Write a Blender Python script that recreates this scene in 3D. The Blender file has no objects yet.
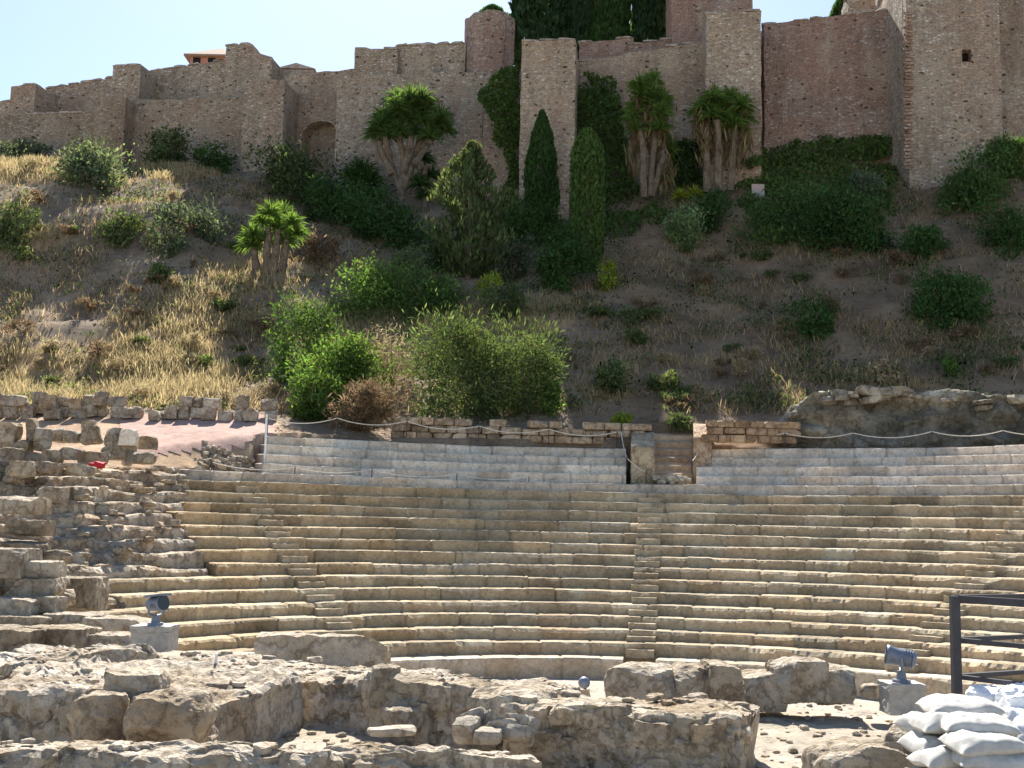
import bpy, math, random
import numpy as np
from mathutils import Vector, Matrix

# ------------------------------------------------------------------ camera, sky, sun
S = bpy.context.scene
COL = S.collection
F, PITCH, ROLL, CZ = 1200.0, 0.121, 0.0205, 5.0
cam_d = bpy.data.cameras.new("camera"); cam = bpy.data.objects.new("camera", cam_d); COL.objects.link(cam)
cam_d.sensor_fit = 'HORIZONTAL'; cam_d.sensor_width = 36.0; cam_d.lens = 36.0 * F / 1024.0
cam_d.clip_start = 0.1; cam_d.clip_end = 5000
cam.matrix_world = Matrix.Translation((0, 0, CZ)) @ Matrix.Rotation(math.pi / 2 + PITCH, 4, 'X') @ Matrix.Rotation(ROLL, 4, 'Z')
S.camera = cam

SUN_AZ, SUN_EL = math.radians(-5), math.radians(46)
w = bpy.data.worlds.new("World"); S.world = w; w.use_nodes = True
nt = w.node_tree; bg = nt.nodes['Background']
sky = nt.nodes.new('ShaderNodeTexSky'); sky.sky_type = 'NISHITA'; sky.sun_disc = False
sky.sun_elevation = SUN_EL; sky.sun_rotation = SUN_AZ; sky.air_density = 1.0; sky.dust_density = 0.55; sky.ozone_density = 1.6
nt.links.new(sky.outputs[0], bg.inputs[0]); bg.inputs[1].default_value = 0.07
sun_d = bpy.data.lights.new("sun", 'SUN'); sun_d.energy = 5.0; sun_d.angle = math.radians(0.55); sun_d.color = (1.0, 0.95, 0.86)
sun = bpy.data.objects.new("sun", sun_d); COL.objects.link(sun)
sv = Vector((math.sin(SUN_AZ) * math.cos(SUN_EL), math.cos(SUN_AZ) * math.cos(SUN_EL), math.sin(SUN_EL)))
sun.rotation_euler = sv.to_track_quat('Z', 'Y').to_euler(); sun.location = sv * 200
S.view_settings.view_transform = 'Standard'; S.view_settings.look = 'None'
S.view_settings.exposure = 1.36; S.view_settings.gamma = 1.0; S.view_settings.use_curve_mapping = False
S.render.engine = 'CYCLES'; S.cycles.max_bounces = 6; S.cycles.diffuse_bounces = 4; S.cycles.transmission_bounces = 4
S.cycles.transparent_max_bounces = 4; S.cycles.use_denoising = True; S.cycles.caustics_reflective = False; S.cycles.caustics_refractive = False

# ------------------------------------------------------------------ maths helpers
def ray(px, py):
    u, v = px - 512.0, 384.0 - py
    c, s = math.cos(ROLL), math.sin(ROLL)
    u, v = c * u - s * v, s * u + c * v
    x, y, z = u / F, 1.0, v / F
    cp, sp = math.cos(PITCH), math.sin(PITCH)
    return np.array([x, y * cp - z * sp, y * sp + z * cp])

def at(px, py, Y):
    d = ray(px, py); d = d / d[1] * Y
    return np.array([d[0], Y, d[2] + CZ])

def to_px(P):
    P = np.atleast_2d(np.asarray(P, float)); x, y, z = P[:, 0], P[:, 1], P[:, 2] - CZ
    cp, sp = math.cos(PITCH), math.sin(PITCH)
    Yd = y * cp + z * sp; Z = -y * sp + z * cp
    u, v = F * x / Yd, F * Z / Yd
    c, s = math.cos(ROLL), math.sin(ROLL)
    u, v = c * u + s * v, -s * u + c * v
    return 512 + u, 384 - v

def _h(ix, iy, iz, seed):
    n = (ix.astype(np.int64) * 374761393 + iy.astype(np.int64) * 668265263 + iz.astype(np.int64) * 1274126177 + seed * 974634521) & 0xFFFFFFFF
    n = ((n ^ (n >> 13)) * 1274126177) & 0xFFFFFFFF
    n = ((n ^ (n >> 16)) * 2246822519) & 0xFFFFFFFF
    n = n ^ (n >> 15)
    return (n & 0xFFFFFF) / float(0xFFFFFF)

def vnoise(P, seed=0):
    P = np.asarray(P, float); i = np.floor(P).astype(np.int64); f = P - i; f = f * f * (3 - 2 * f)
    r = 0
    for dx in (0, 1):
        wx = f[:, 0] if dx else 1 - f[:, 0]
        for dy in (0, 1):
            wy = f[:, 1] if dy else 1 - f[:, 1]
            for dz in (0, 1):
                wz = f[:, 2] if dz else 1 - f[:, 2]
                r = r + wx * wy * wz * _h(i[:, 0] + dx, i[:, 1] + dy, i[:, 2] + dz, seed)
    return r

def fbm(P, seed=0, octv=4, gain=.5):
    P = np.asarray(P, float); a, t, r = 1.0, 0.0, 0
    for k in range(octv):
        r = r + a * vnoise(P * 2.03 ** k + 17.3 * k, seed + k); t += a; a *= gain
    return r / t

def nvec(P, seed, octv=3):
    return np.stack([fbm(P, seed + 11 * k, octv) for k in range(3)], 1) - .5

class MB:
    def __init__(self): self.V = []; self.Q = []; self.T = []; self.C = []; self.n = 0
    def add(self, V, Q=None, T=None, col=None):
        V = np.asarray(V, float)
        if Q is not None and len(Q): self.Q.append(np.asarray(Q, np.int64) + self.n)
        if T is not None and len(T): self.T.append(np.asarray(T, np.int64) + self.n)
        c = np.ones((len(V), 3)) if col is None else np.broadcast_to(np.asarray(col, float), (len(V), 3))
        self.V.append(V); self.C.append(c); self.n += len(V); return self
    def build(self, name, mat, parent=None, smooth=False, origin=None):
        V = np.concatenate(self.V); C = np.concatenate(self.C)
        Q = np.concatenate(self.Q) if self.Q else np.zeros((0, 4), int)
        T = np.concatenate(self.T) if self.T else np.zeros((0, 3), int)
        if origin is None and parent is None:
            origin = np.array([(V[:, 0].min() + V[:, 0].max()) / 2, (V[:, 1].min() + V[:, 1].max()) / 2, V[:, 2].min()])
        if parent is not None: origin = np.array(parent_world(parent))
        me = bpy.data.meshes.new(name)
        me.vertices.add(len(V)); me.vertices.foreach_set('co', (V - origin).astype(np.float32).ravel())
        loops = np.concatenate([Q.ravel(), T.ravel()]).astype(np.int32)
        me.loops.add(len(loops)); me.loops.foreach_set('vertex_index', loops)
        st = np.concatenate([np.arange(len(Q)) * 4, len(Q) * 4 + np.arange(len(T)) * 3]).astype(np.int32)
        me.polygons.add(len(st)); me.polygons.foreach_set('loop_start', st)
        me.polygons.foreach_set('use_smooth', np.full(len(st), smooth))
        a = me.attributes.new('tint', 'FLOAT_COLOR', 'POINT')
        a.data.foreach_set('color', np.concatenate([C, np.ones((len(C), 1))], 1).astype(np.float32).ravel())
        me.update(calc_edges=True); me.validate()
        me.materials.append(mat)
        o = bpy.data.objects.new(name, me); COL.objects.link(o)
        if parent is not None: o.parent = parent
        else: o.location = origin
        return o

def parent_world(p):
    v = Vector((0, 0, 0))
    while p is not None: v = v + p.location; p = p.parent
    return v

def tag(o, label, cat, group=None, kind=None):
    o['label'] = label; o['category'] = cat
    if group: o['group'] = group
    if kind: o['kind'] = kind
    return o

def empty(name, loc, label, cat, group=None):
    o = bpy.data.objects.new(name, None); COL.objects.link(o); o.location = tuple(float(a) for a in loc); o.empty_display_size = .3
    return tag(o, label, cat, group)

def copy_thing(o, loc, rz=0, sc=1.0, label=None):
    c = o.copy(); COL.objects.link(c); c.location = tuple(float(a) for a in loc); c.rotation_euler = (0, 0, rz); c.scale = (sc,) * 3 if not hasattr(sc, '__len__') else sc
    if label: c['label'] = label
    for ch in list(o.children):
        d = ch.copy(); COL.objects.link(d); d.parent = c
        for g in list(ch.children):
            e = g.copy(); COL.objects.link(e); e.parent = d
    return c

def grid_faces(nu, nv, off=0):
    i = np.arange(nu - 1)[:, None] * nv + np.arange(nv - 1)[None, :]
    i = i.ravel() + off
    return np.stack([i, i + nv, i + nv + 1, i + 1], 1)

def rotz(V, a):
    c, s = math.cos(a), math.sin(a); V = np.asarray(V, float)
    return np.stack([V[:, 0] * c - V[:, 1] * s, V[:, 0] * s + V[:, 1] * c, V[:, 2]], 1)

def rotx(V, a):
    c, s = math.cos(a), math.sin(a); V = np.asarray(V, float)
    return np.stack([V[:, 0], V[:, 1] * c - V[:, 2] * s, V[:, 1] * s + V[:, 2] * c], 1)

def roty(V, a):
    c, s = math.cos(a), math.sin(a); V = np.asarray(V, float)
    return np.stack([V[:, 0] * c + V[:, 2] * s, V[:, 1], -V[:, 0] * s + V[:, 2] * c], 1)

def cube_grid(n):
    """surface of a cube [-1,1]^3 with n cells an edge, welded"""
    idx = {}; V = []; Q = []
    def vid(p):
        k = tuple(p)
        if k not in idx: idx[k] = len(V); V.append(p)
        return idx[k]
    for ax in range(3):
        for sgn in (0, n):
            for i in range(n):
                for j in range(n):
                    q = []
                    for (a, b) in ((0, 0), (1, 0), (1, 1), (0, 1)):
                        p = [0, 0, 0]; p[ax] = sgn; p[(ax + 1) % 3] = i + a; p[(ax + 2) % 3] = j + b; q.append(vid(p))
                    Q.append(q if sgn else q[::-1])
    return np.array(V, float) / n * 2 - 1, np.array(Q)
_CG = {n: cube_grid(n) for n in (2, 3, 4, 5, 7, 10, 16, 24, 34)}

def rock(dim, seed, n=7, rough=.12, rnd=.35, freq=2.2, facet=9):
    """rough block, dim = full sizes, sits on z=0"""
    V, Q = _CG[n]; V = V.copy()
    L = np.linalg.norm(V, axis=1, keepdims=True); L4 = (np.abs(V) ** 6).sum(1, keepdims=True) ** (1 / 6)
    V = V * ((1 - rnd) + rnd * (1 / np.maximum(L, 1e-6)) * L4 ** 0 * 1.18)
    if facet:
        g = np.random.default_rng(seed * 13 + 5)
        for k in range(facet):
            nv = g.normal(0, 1, 3) + np.array([0, 0, .25]); nv /= np.linalg.norm(nv)
            d = (V @ nv); mx = d.max() * g.uniform(.7, .97); V = V - np.maximum(d - mx, 0)[:, None] * nv
    half = np.array(dim) / 2.0
    P = V * half
    sc = float(min(dim))
    P = P + nvec(P / sc * freq * .5 + seed * 7.13, seed, 4) * rough * 2 * np.array([sc, sc, sc * .8])
    if n >= 10: P = P + (nvec(P / .09 + seed * 3.1, seed + 6, 3)) * .055
    P[:, 2] += half[2]
    return P, Q

def tube(pts, r, k=6, col=None):
    """tapered tube along a polyline"""
    pts = np.asarray(pts, float); n = len(pts); r = np.broadcast_to(np.asarray(r, float), (n,))
    T = np.gradient(pts, axis=0); T /= np.maximum(np.linalg.norm(T, axis=1, keepdims=True), 1e-9)
    ref = np.array([0, 0, 1.0]) if abs(T[0, 2]) < .9 else np.array([1.0, 0, 0])
    V = []
    for i in range(n):
        a = np.cross(T[i], ref); a /= max(np.linalg.norm(a), 1e-9); b = np.cross(T[i], a)
        ang = np.arange(k) / k * 2 * math.pi
        V.append(pts[i] + r[i] * (np.cos(ang)[:, None] * a + np.sin(ang)[:, None] * b))
    V = np.concatenate(V); Q = []
    for i in range(n - 1):
        for j in range(k):
            Q.append([i * k + j, i * k + (j + 1) % k, (i + 1) * k + (j + 1) % k, (i + 1) * k + j])
    c0, c1 = len(V), len(V) + 1
    V = np.concatenate([V, pts[:1], pts[-1:]])
    Tt = [[c0, (j + 1) % k, j] for j in range(k)] + [[c1, (n - 1) * k + j, (n - 1) * k + (j + 1) % k] for j in range(k)]
    return V, np.array(Q), np.array(Tt)

def boxv(c, s):
    c = np.asarray(c, float); s = np.asarray(s, float) / 2
    V = np.array([[x, y, z] for x in (-1, 1) for y in (-1, 1) for z in (-1, 1)], float) * s + c
    Q = np.array([[0, 1, 3, 2], [4, 6, 7, 5], [0, 4, 5, 1], [2, 3, 7, 6], [0, 2, 6, 4], [1, 5, 7, 3]])
    return V, Q

# ------------------------------------------------------------------ materials
def nodes_of(name):
    m = bpy.data.materials.new(name); m.use_nodes = True
    n = m.node_tree; b = n.nodes['Principled BSDF']; b.inputs['Roughness'].default_value = .9
    b.inputs['Specular IOR Level'].default_value = .2
    return m, n, b

def N(n, t, **kw):
    x = n.nodes.new(t)
    for k, v in kw.items():
        if k in x.inputs: x.inputs[k].default_value = v
        else: setattr(x, k, v)
    return x

def ramp(n, src, stops):
    r = n.nodes.new('ShaderNodeValToRGB'); e = r.color_ramp.elements
    while len(e) < len(stops): e.new(.5)
    for i, (p, c) in enumerate(stops):
        e[i].position = p; e[i].color = (*c, 1) if len(c) == 3 else c
    n.links.new(src, r.inputs[0]); return r.outputs[0]

def mix(n, f, a, b, mode='MIX'):
    x = n.nodes.new('ShaderNodeMix'); x.data_type = 'RGBA'; x.blend_type = mode
    for i, v in ((0, f), (6, a), (7, b)):
        if hasattr(v, 'links'): n.links.new(v, x.inputs[i])
        else: x.inputs[i].default_value = v if i == 0 else (*v, 1)
    return x.outputs[2]

def coords(n, scale=(1, 1, 1)):
    tc = n.nodes.new('ShaderNodeTexCoord'); mp = n.nodes.new('ShaderNodeMapping'); mp.inputs['Scale'].default_value = scale
    geo = n.nodes.new('ShaderNodeNewGeometry')
    n.links.new(geo.outputs['Position'], mp.inputs[0]); return mp.outputs[0]

def noise(n, vec, scale, detail=6, rough=.6):
    x = N(n, 'ShaderNodeTexNoise'); x.inputs['Scale'].default_value = scale; x.inputs['Detail'].default_value = detail; x.inputs['Roughness'].default_value = rough
    n.links.new(vec, x.inputs['Vector']); return x.outputs['Fac']

def bump(n, b, h, strength=.6, dist=.05):
    bp = N(n, 'ShaderNodeBump'); bp.inputs['Strength'].default_value = strength; bp.inputs['Distance'].default_value = dist
    n.links.new(h, bp.inputs['Height']); n.links.new(bp.outputs[0], b.inputs['Normal'])

def tint(n):
    a = n.nodes.new('ShaderNodeAttribute'); a.attribute_name = 'tint'; return a.outputs['Color']

def mat_stone(name, c1, c2, c3, scale=1.0, bstr=.7, bdist=.04, wear=1.0):
    """weathered stone: two-scale mottling, dark pits, tint attribute multiplies"""
    m, n, b = nodes_of(name); v = coords(n)
    big = noise(n, v, .9 * scale, 5, .6); fine = noise(n, v, 9 * scale, 8, .7); mid = noise(n, v, 3.1 * scale, 6, .65)
    c = ramp(n, big, [(.3, c1), (.5, c2), (.7, c3)])
    c = mix(n, .55, c, ramp(n, fine, [(.3, (.45, .42, .38)), (.5, (.9, .9, .9)), (.72, (1.25, 1.22, 1.15))]), 'MULTIPLY')
    c = mix(n, .5, c, ramp(n, mid, [(.34, (.5, .46, .42)), (.46, (1, 1, 1)), (.75, (1.12, 1.08, 1.0))]), 'MULTIPLY')
    # fine cracks and weather pits, brown earth in them
    cr = ramp(n, noise(n, v, 1.5 * scale, 7, .62), [(.46, (1, 1, 1)), (.493, (.42, .36, .3)), (.507, (.42, .36, .3)), (.54, (1, 1, 1))])
    c = mix(n, .55 * wear, c, cr, 'MULTIPLY')
    pit = N(n, 'ShaderNodeTexVoronoi'); pit.inputs['Scale'].default_value = 11 * scale; n.links.new(v, pit.inputs['Vector'])
    pr = ramp(n, pit.outputs['Distance'], [(.1, (.45, .4, .35)), (.22, (1, 1, 1))]); c = mix(n, .5 * wear, c, pr, 'MULTIPLY')
    pat = ramp(n, noise(n, v, .45 * scale, 4, .6), [(.38, (.86, .8, .72)), (.5, (1, 1, 1)), (.64, (1.06, 1.06, 1.06))]); c = mix(n, .8 * wear, c, pat, 'MULTIPLY')
    c = mix(n, 1.0, c, tint(n), 'MULTIPLY')
    n.links.new(c, b.inputs['Base Color'])
    ad = N(n, 'ShaderNodeMath', operation='ADD'); n.links.new(fine, ad.inputs[0]); n.links.new(mid, ad.inputs[1])
    a2 = N(n, 'ShaderNodeMath', operation='MULTIPLY_ADD'); n.links.new(cr, a2.inputs[0]); a2.inputs[1].default_value = .35; n.links.new(ad.outputs[0], a2.inputs[2])
    bump(n, b, a2.outputs[0], bstr, bdist); b.inputs['Roughness'].default_value = .92
    return m

def mat_rubble(name, stones, mortar, red, redness, vs=2.6):
    """rubble masonry: flattened Voronoi stones, worn mortar, patches of brick"""
    m, n, b = nodes_of(name); v = coords(n, (1, 1, 1.7))
    wob = N(n, 'ShaderNodeTexNoise'); wob.inputs['Scale'].default_value = 1.7; n.links.new(v, wob.inputs['Vector'])
    vv = mix(n, .12, v, wob.outputs['Color'], 'ADD')
    vo = N(n, 'ShaderNodeTexVoronoi'); vo.inputs['Scale'].default_value = vs; n.links.new(vv, vo.inputs['Vector'])
    ve = N(n, 'ShaderNodeTexVoronoi', feature='DISTANCE_TO_EDGE'); ve.inputs['Scale'].default_value = vs; n.links.new(vv, ve.inputs['Vector'])
    sep = N(n, 'ShaderNodeSeparateColor'); n.links.new(vo.outputs['Color'], sep.inputs[0])
    st = ramp(n, sep.outputs[0], stones)
    wv = N(n, 'ShaderNodeTexBrick'); wv.inputs['Scale'].default_value = 1.0; wv.inputs['Brick Width'].default_value = .34; wv.inputs['Row Height'].default_value = .11; wv.inputs['Mortar Size'].default_value = .02
    wv.inputs['Color1'].default_value = (*red, 1); wv.inputs['Color2'].default_value = (red[0] * 1.3, red[1] * 1.25, red[2] * 1.2, 1); wv.inputs['Mortar'].default_value = (*mortar, 1)
    geo = n.nodes.new('ShaderNodeNewGeometry'); sx = N(n, 'ShaderNodeSeparateXYZ'); n.links.new(geo.outputs['Position'], sx.inputs[0])
    cb = N(n, 'ShaderNodeCombineXYZ'); n.links.new(sx.outputs[0], cb.inputs[0]); n.links.new(sx.outputs[2], cb.inputs[1]); n.links.new(cb.outputs[0], wv.inputs['Vector'])
    edge = ramp(n, ve.outputs['Distance'], [(.04, (0, 0, 0)), (.2, (1, 1, 1))])
    c = mix(n, edge, mortar, st)
    w0 = coords(n)
    big = noise(n, w0, .2, 6, .66)
    rf = ramp(n, big, [(.52 - redness * .22, (0, 0, 0)), (.66 - redness * .22, (1, 1, 1))])
    c = mix(n, rf, c, mix(n, .5, c, wv.outputs['Color']))
    fine = noise(n, w0, 5.5, 8, .7)
    c = mix(n, .6, c, ramp(n, fine, [(.3, (.5, .47, .45)), (.5, (1, 1, 1)), (.72, (1.25, 1.2, 1.15))]), 'MULTIPLY')
    pl = noise(n, coords(n, (1, 1, .6)), .45, 5, .6)
    c = mix(n, ramp(n, pl, [(.52, (0, 0, 0)), (.66, (.65, .65, .65))]), c, (.55, .46, .36))
    # gaps where stones fell out, their inner shade painted as dark cells
    hole_shade = ramp(n, sep.outputs[1], [(.035, (.2, .17, .15)), (.05, (1, 1, 1))])
    c = mix(n, edge, c, mix(n, 1.0, c, hole_shade, 'MULTIPLY'))
    stn = noise(n, coords(n, (1, 1, .22)), .9, 5, .6)
    c = mix(n, .55, c, ramp(n, stn, [(.32, (.6, .58, .55)), (.52, (1, 1, 1)), (.7, (1.1, 1.07, 1.02))]), 'MULTIPLY')
    c = mix(n, 1.0, c, tint(n), 'MULTIPLY')
    n.links.new(c, b.inputs['Base Color'])
    ad = N(n, 'ShaderNodeMath', operation='ADD'); n.links.new(edge, ad.inputs[0]); n.links.new(fine, ad.inputs[1])
    bump(n, b, ad.outputs[0], .9, .12); b.inputs['Roughness'].default_value = .95
    return m

def mat_leaf(name, c1, c2, trans=.4):
    m, n, b = nodes_of(name)
    inf = n.nodes.new('ShaderNodeAttribute'); inf.attribute_name = 'tint'
    c = mix(n, 1.0, c1, inf.outputs['Color'], 'MULTIPLY')
    n.links.new(c, b.inputs['Base Color']); b.inputs['Roughness'].default_value = .85; b.inputs['Specular IOR Level'].default_value = .06
    tr = N(n, 'ShaderNodeBsdfTranslucent'); c2n = mix(n, 1.0, c2, inf.outputs['Color'], 'MULTIPLY'); n.links.new(c2n, tr.inputs[0])
    mx = N(n, 'ShaderNodeMixShader'); mx.inputs[0].default_value = trans
    n.links.new(b.outputs[0], mx.inputs[1]); n.links.new(tr.outputs[0], mx.inputs[2])
    n.links.new(mx.outputs[0], n.nodes['Material Output'].inputs[0]); return m

def mat_plain(name, c, rough=.6, metal=0.0, var=.25, sc=6.0, bs=.2):
    m, n, b = nodes_of(name); v = coords(n); f = noise(n, v, sc, 6, .65)
    cc = mix(n, 1.0, c, ramp(n, f, [(.3, (1 - var,) * 3), (.7, (1 + var * .5,) * 3)]), 'MULTIPLY')
    n.links.new(cc, b.inputs['Base Color']); b.inputs['Roughness'].default_value = rough; b.inputs['Metallic'].default_value = metal
    bump(n, b, f, bs, .01); return m

M = {}
M['seat'] = mat_stone('tan_limestone', (.38, .31, .22), (.455, .38, .28), (.52, .44, .335), wear=.4)
M['seat_pale'] = mat_stone('pale_limestone', (.58, .525, .45), (.67, .61, .53), (.72, .675, .60), wear=.5)
M['ruin'] = mat_stone('ruin_stone', (.44, .365, .275), (.58, .50, .40), (.67, .61, .52), 1.2, 1.0, .09)
M['block'] = mat_stone('grey_block_stone', (.36, .31, .25), (.46, .41, .34), (.55, .51, .45), 1.3, .8, .03)
M['outcrop'] = mat_stone('outcrop_stone', (.2, .175, .15), (.3, .27, .23), (.4, .37, .33), .8, 1.0, .14)
M['fort'] = mat_rubble('fort_rubble', [(0.0, (.28, .23, .2)), (.35, (.43, .345, .265)), (.7, (.53, .435, .335)), (.94, (.68, .63, .58))], (.50, .405, .305), (.34, .18, .125), .22, 3.6)
M['fort_red'] = mat_rubble('fort_rubble_red', [(0.0, (.28, .19, .155)), (.35, (.39, .28, .23)), (.7, (.45, .35, .295)), (.94, (.62, .55, .5))], (.45, .335, .27), (.36, .165, .11), .5, 3.6)
M['masonry'] = mat_stone('worn_masonry_stone', (.46, .38, .285), (.62, .535, .43), (.72, .66, .57), 1.5, 1.0, .08)
M['coping'] = mat_stone('coping', (.34, .3, .27), (.42, .37, .33), (.5, .45, .41), 1.0, .5, .03)
M['leaf'] = mat_leaf('leaf_green', (.085, .145, .045), (.16, .26, .045))
M['bark'] = mat_stone('bark', (.15, .12, .09), (.21, .17, .13), (.27, .22, .17), 2.0, .8, .05)
M['grass'] = mat_leaf('dry_grass_blades', (.42, .36, .23), (.5, .42, .25), .45)
M['metal'] = mat_plain('dark_steel', (.06, .06, .07), .5, .3)
M['lampmetal'] = mat_plain('grey_blue_paint', (.2, .23, .29), .4, .2)
M['lens'] = mat_plain('lens', (.05, .06, .08), .1)
M['rope'] = mat_plain('rope', (.72, .67, .58), .9)
M['sack'] = mat_plain('sack_weave', (.54, .52, .48), .8, 0, .3, 5, .6)
M['plastic'] = mat_plain('white_plastic', (.8, .81, .83), .4, 0, .08, 4, .6)
M['red'] = mat_plain('red_cloth', (.5, .03, .04), .7)
M['pinkwall'] = mat_plain('pink_plaster', (.5, .25, .2), .9)
M['rooftile'] = mat_plain('roof_tile', (.3, .2, .15), .85)
M['dark'] = mat_plain('dark_opening', (.02, .018, .016), .9)
M['wood'] = mat_plain('weathered_wood', (.4, .33, .25), .8)
M['sign'] = mat_plain('sign_face', (.48, .36, .33), .6)
M['concrete'] = mat_plain('cast_concrete', (.42, .40, .37), .9, 0, .3, 8, .4)

def mat_ground(name, base, spread):
    m, n, b = nodes_of(name); v = coords(n)
    big = noise(n, v, .35, 6, .6); mid = noise(n, v, 2.4, 8, .7); fine = noise(n, v, 14, 6, .7)
    c = ramp(n, big, base)
    c = mix(n, .6, c, ramp(n, mid, [(.3, (.45, .42, .4)), (.5, (1, 1, 1)), (.72, (1.3, 1.22, 1.1))]), 'MULTIPLY')
    c = mix(n, .5, c, ramp(n, fine, [(.32, (.5, .5, .5)), (.5, (1, 1, 1)), (.7, (1.3, 1.3, 1.28))]), 'MULTIPLY')
    c = mix(n, 1.0, c, tint(n), 'MULTIPLY')
    n.links.new(c, b.inputs['Base Color'])
    ad = N(n, 'ShaderNodeMath', operation='ADD'); n.links.new(fine, ad.inputs[0]); n.links.new(mid, ad.inputs[1])
    bump(n, b, ad.outputs[0], .9, spread); b.inputs['Roughness'].default_value = 1; return m
M['hill'] = mat_ground('hill_soil', [(.3, (.215, .16, .115)), (.5, (.30, .23, .165)), (.7, (.38, .30, .215))], .2)
M['earth'] = mat_ground('pale_earth', [(.3, (.36, .305, .235)), (.5, (.44, .385, .31)), (.7, (.5, .445, .37))], .06)
M['gravel'] = mat_ground('pink_gravel', [(.3, (.40, .30, .255)), (.5, (.47, .365, .315)), (.7, (.52, .42, .365))], .03)

# ------------------------------------------------------------------ terrain
CX, CY, R0, Z0, TD, RH = 2.53, 28.1, 12.3, 1.392, 0.694, 0.4
TH_MID, TH_LEFT, TH_RIGHT = .153, -.626, .852
HY = np.array([36, 40, 44, 48, 52, 55, 60, 66, 72, 78, 84, 90, 100, 130, 200.])
HP = np.array([-500, 0, 120, 250, 330, 400, 560, 700, 850, 1024, 1500.])
HT = np.array([
 [500, 482, 464, 444, 423, 410, 390, 325, 262, 210, 176, 168, 168, 190, 290],
 [500, 482, 464, 444, 423, 409, 388, 325, 262, 210, 174, 165, 163, 190, 290],
 [500, 482, 464, 444, 423, 409, 388, 330, 268, 214, 176, 167, 165, 190, 290],
 [500, 482, 464, 444, 423, 409, 386, 340, 292, 245, 205, 180, 168, 190, 290],
 [480, 456, 446, 438, 435, 420, 384, 340, 296, 252, 215, 190, 178, 190, 290],
 [450, 434, 436, 439, 443, 431, 380, 336, 296, 258, 224, 198, 186, 190, 290],
 [450, 434, 436, 440, 445, 432, 376, 330, 290, 254, 222, 198, 180, 190, 290],
 [450, 438, 441, 446, 450, 424, 382, 333, 286, 238, 194, 168, 152, 180, 290],
 [450, 440, 443, 447, 450, 418, 375, 326, 274, 222, 168, 152, 142, 180, 290],
 [450, 442, 445, 448, 444, 412, 366, 306, 246, 184, 146, 130, 126, 170, 290],
 [450, 442, 445, 448, 442, 412, 364, 302, 242, 180, 142, 128, 126, 170, 290.]])

def hill_z(x, y, noisy=True):
    x = np.asarray(x, float); y = np.asarray(y, float)
    px = 512 + F * x / y
    i = np.clip(np.searchsorted(HP, px) - 1, 0, len(HP) - 2); j = np.clip(np.searchsorted(HY, y) - 1, 0, len(HY) - 2)
    a = np.clip((px - HP[i]) / (HP[i + 1] - HP[i]), 0, 1); b = np.clip((y - HY[j]) / (HY[j + 1] - HY[j]), 0, 1)
    a = a * a * (3 - 2 * a)
    v = HT[i, j] * (1 - a) * (1 - b) + HT[i + 1, j] * a * (1 - b) + HT[i, j + 1] * (1 - a) * b + HT[i + 1, j + 1] * a * b
    # image row -> height on this ray (horizon at 529.9 plus roll)
    hor = 384 + F * math.tan(PITCH) + ROLL * (px - 512)
    z = CZ + (hor - v) / F * y * (1 + 0.0145 * np.clip((hor - v) / 300, 0, 2))
    if noisy:
        P = np.stack([x, y, z * .0], 1)
        amp = np.clip((y - 56) / 14, 0, 1)
        z = z + amp * ((fbm(P / 7.0, 3, 4) - .5) * 2.2 + (fbm(P / 1.6, 9, 4) - .5) * .9 + np.clip(.22 - np.abs(fbm(P / 3.2, 29, 4) - .5), 0, 1) * 1.3 * np.clip((420 - px) / 250, 0, 1)) + (1 - amp) * (fbm(P / .9, 19, 3) - .5) * .12
    # ground stops at the back of the seating bowl
    r = np.hypot(x - CX, y - CY); th = np.arctan2(x - CX, y - CY)
    lf = np.clip((-.553 - th) / .025, 0, 1)
    tt = np.clip((25.0 - r) / 1.9, 0, 1) * lf
    z = z * (1 - tt) + (6.92 + (fbm(np.stack([x, y, y * 0], 1) / .5, 23, 4) - .5) * .5 * np.clip(tt * 3, 0, 1)) * tt
    rb = 25.0 * (1 - lf) + 23.2 * lf
    drop = np.clip((rb - r) / (.4 + .3 * lf), 0, 1)
    drop = np.maximum(drop, (np.abs(px - 671) < 26) * (y < 54.9) * (y > 50) * .35)
    return z * (1 - drop) + (CZ - 6.0) * drop

def hit(px, py, y0=42.0, y1=None):
    if y1 is None: y1 = float(np.interp(px, [0, 120, 300, 480, 520, 700, 760, 900, 1024], [96, 93, 90, 87, 83, 82, 82, 79.5, 79.5]))
    d = ray(px, py); d = d / d[1]
    Y = np.arange(y0, y1, .2)
    zz = hill_z(d[0] * Y, Y)
    k = np.argmax(zz >= CZ + d[2] * Y)
    if zz[k] < CZ + d[2] * Y[k]: k = len(Y) - 1
    return np.array([d[0] * Y[k], Y[k], zz[k]])

def blob(px, py, cx, cy, rx, ry, soft=.5):
    d = np.sqrt(((px - cx) / rx) ** 2 + ((py - cy) / ry) ** 2)
    return np.clip((1 - d) / soft, 0, 1)

def golden(px, py):
    g = np.maximum.reduce([blob(px, py, 90, 370, 190, 38), blob(px, py, 170, 345, 80, 60, .8), blob(px, py, 20, 385, 90, 30), blob(px, py, 30, 170, 60, 16), blob(px, py, 180, 168, 50, 16),
        blob(px, py, 20, 240, 50, 25, .8) * .8, blob(px, py, 470, 322, 110, 18), blob(px, py, 545, 320, 35, 30, .8), blob(px, py, 375, 330, 60, 30) * .7, blob(px, py, 610, 380, 40, 25) * .7, blob(px, py, 890, 380, 90, 12) * .45,
        blob(px, py, 730, 362, 80, 8) * .25, blob(px, py, 240, 300, 60, 50) * .3])
    return g

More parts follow.
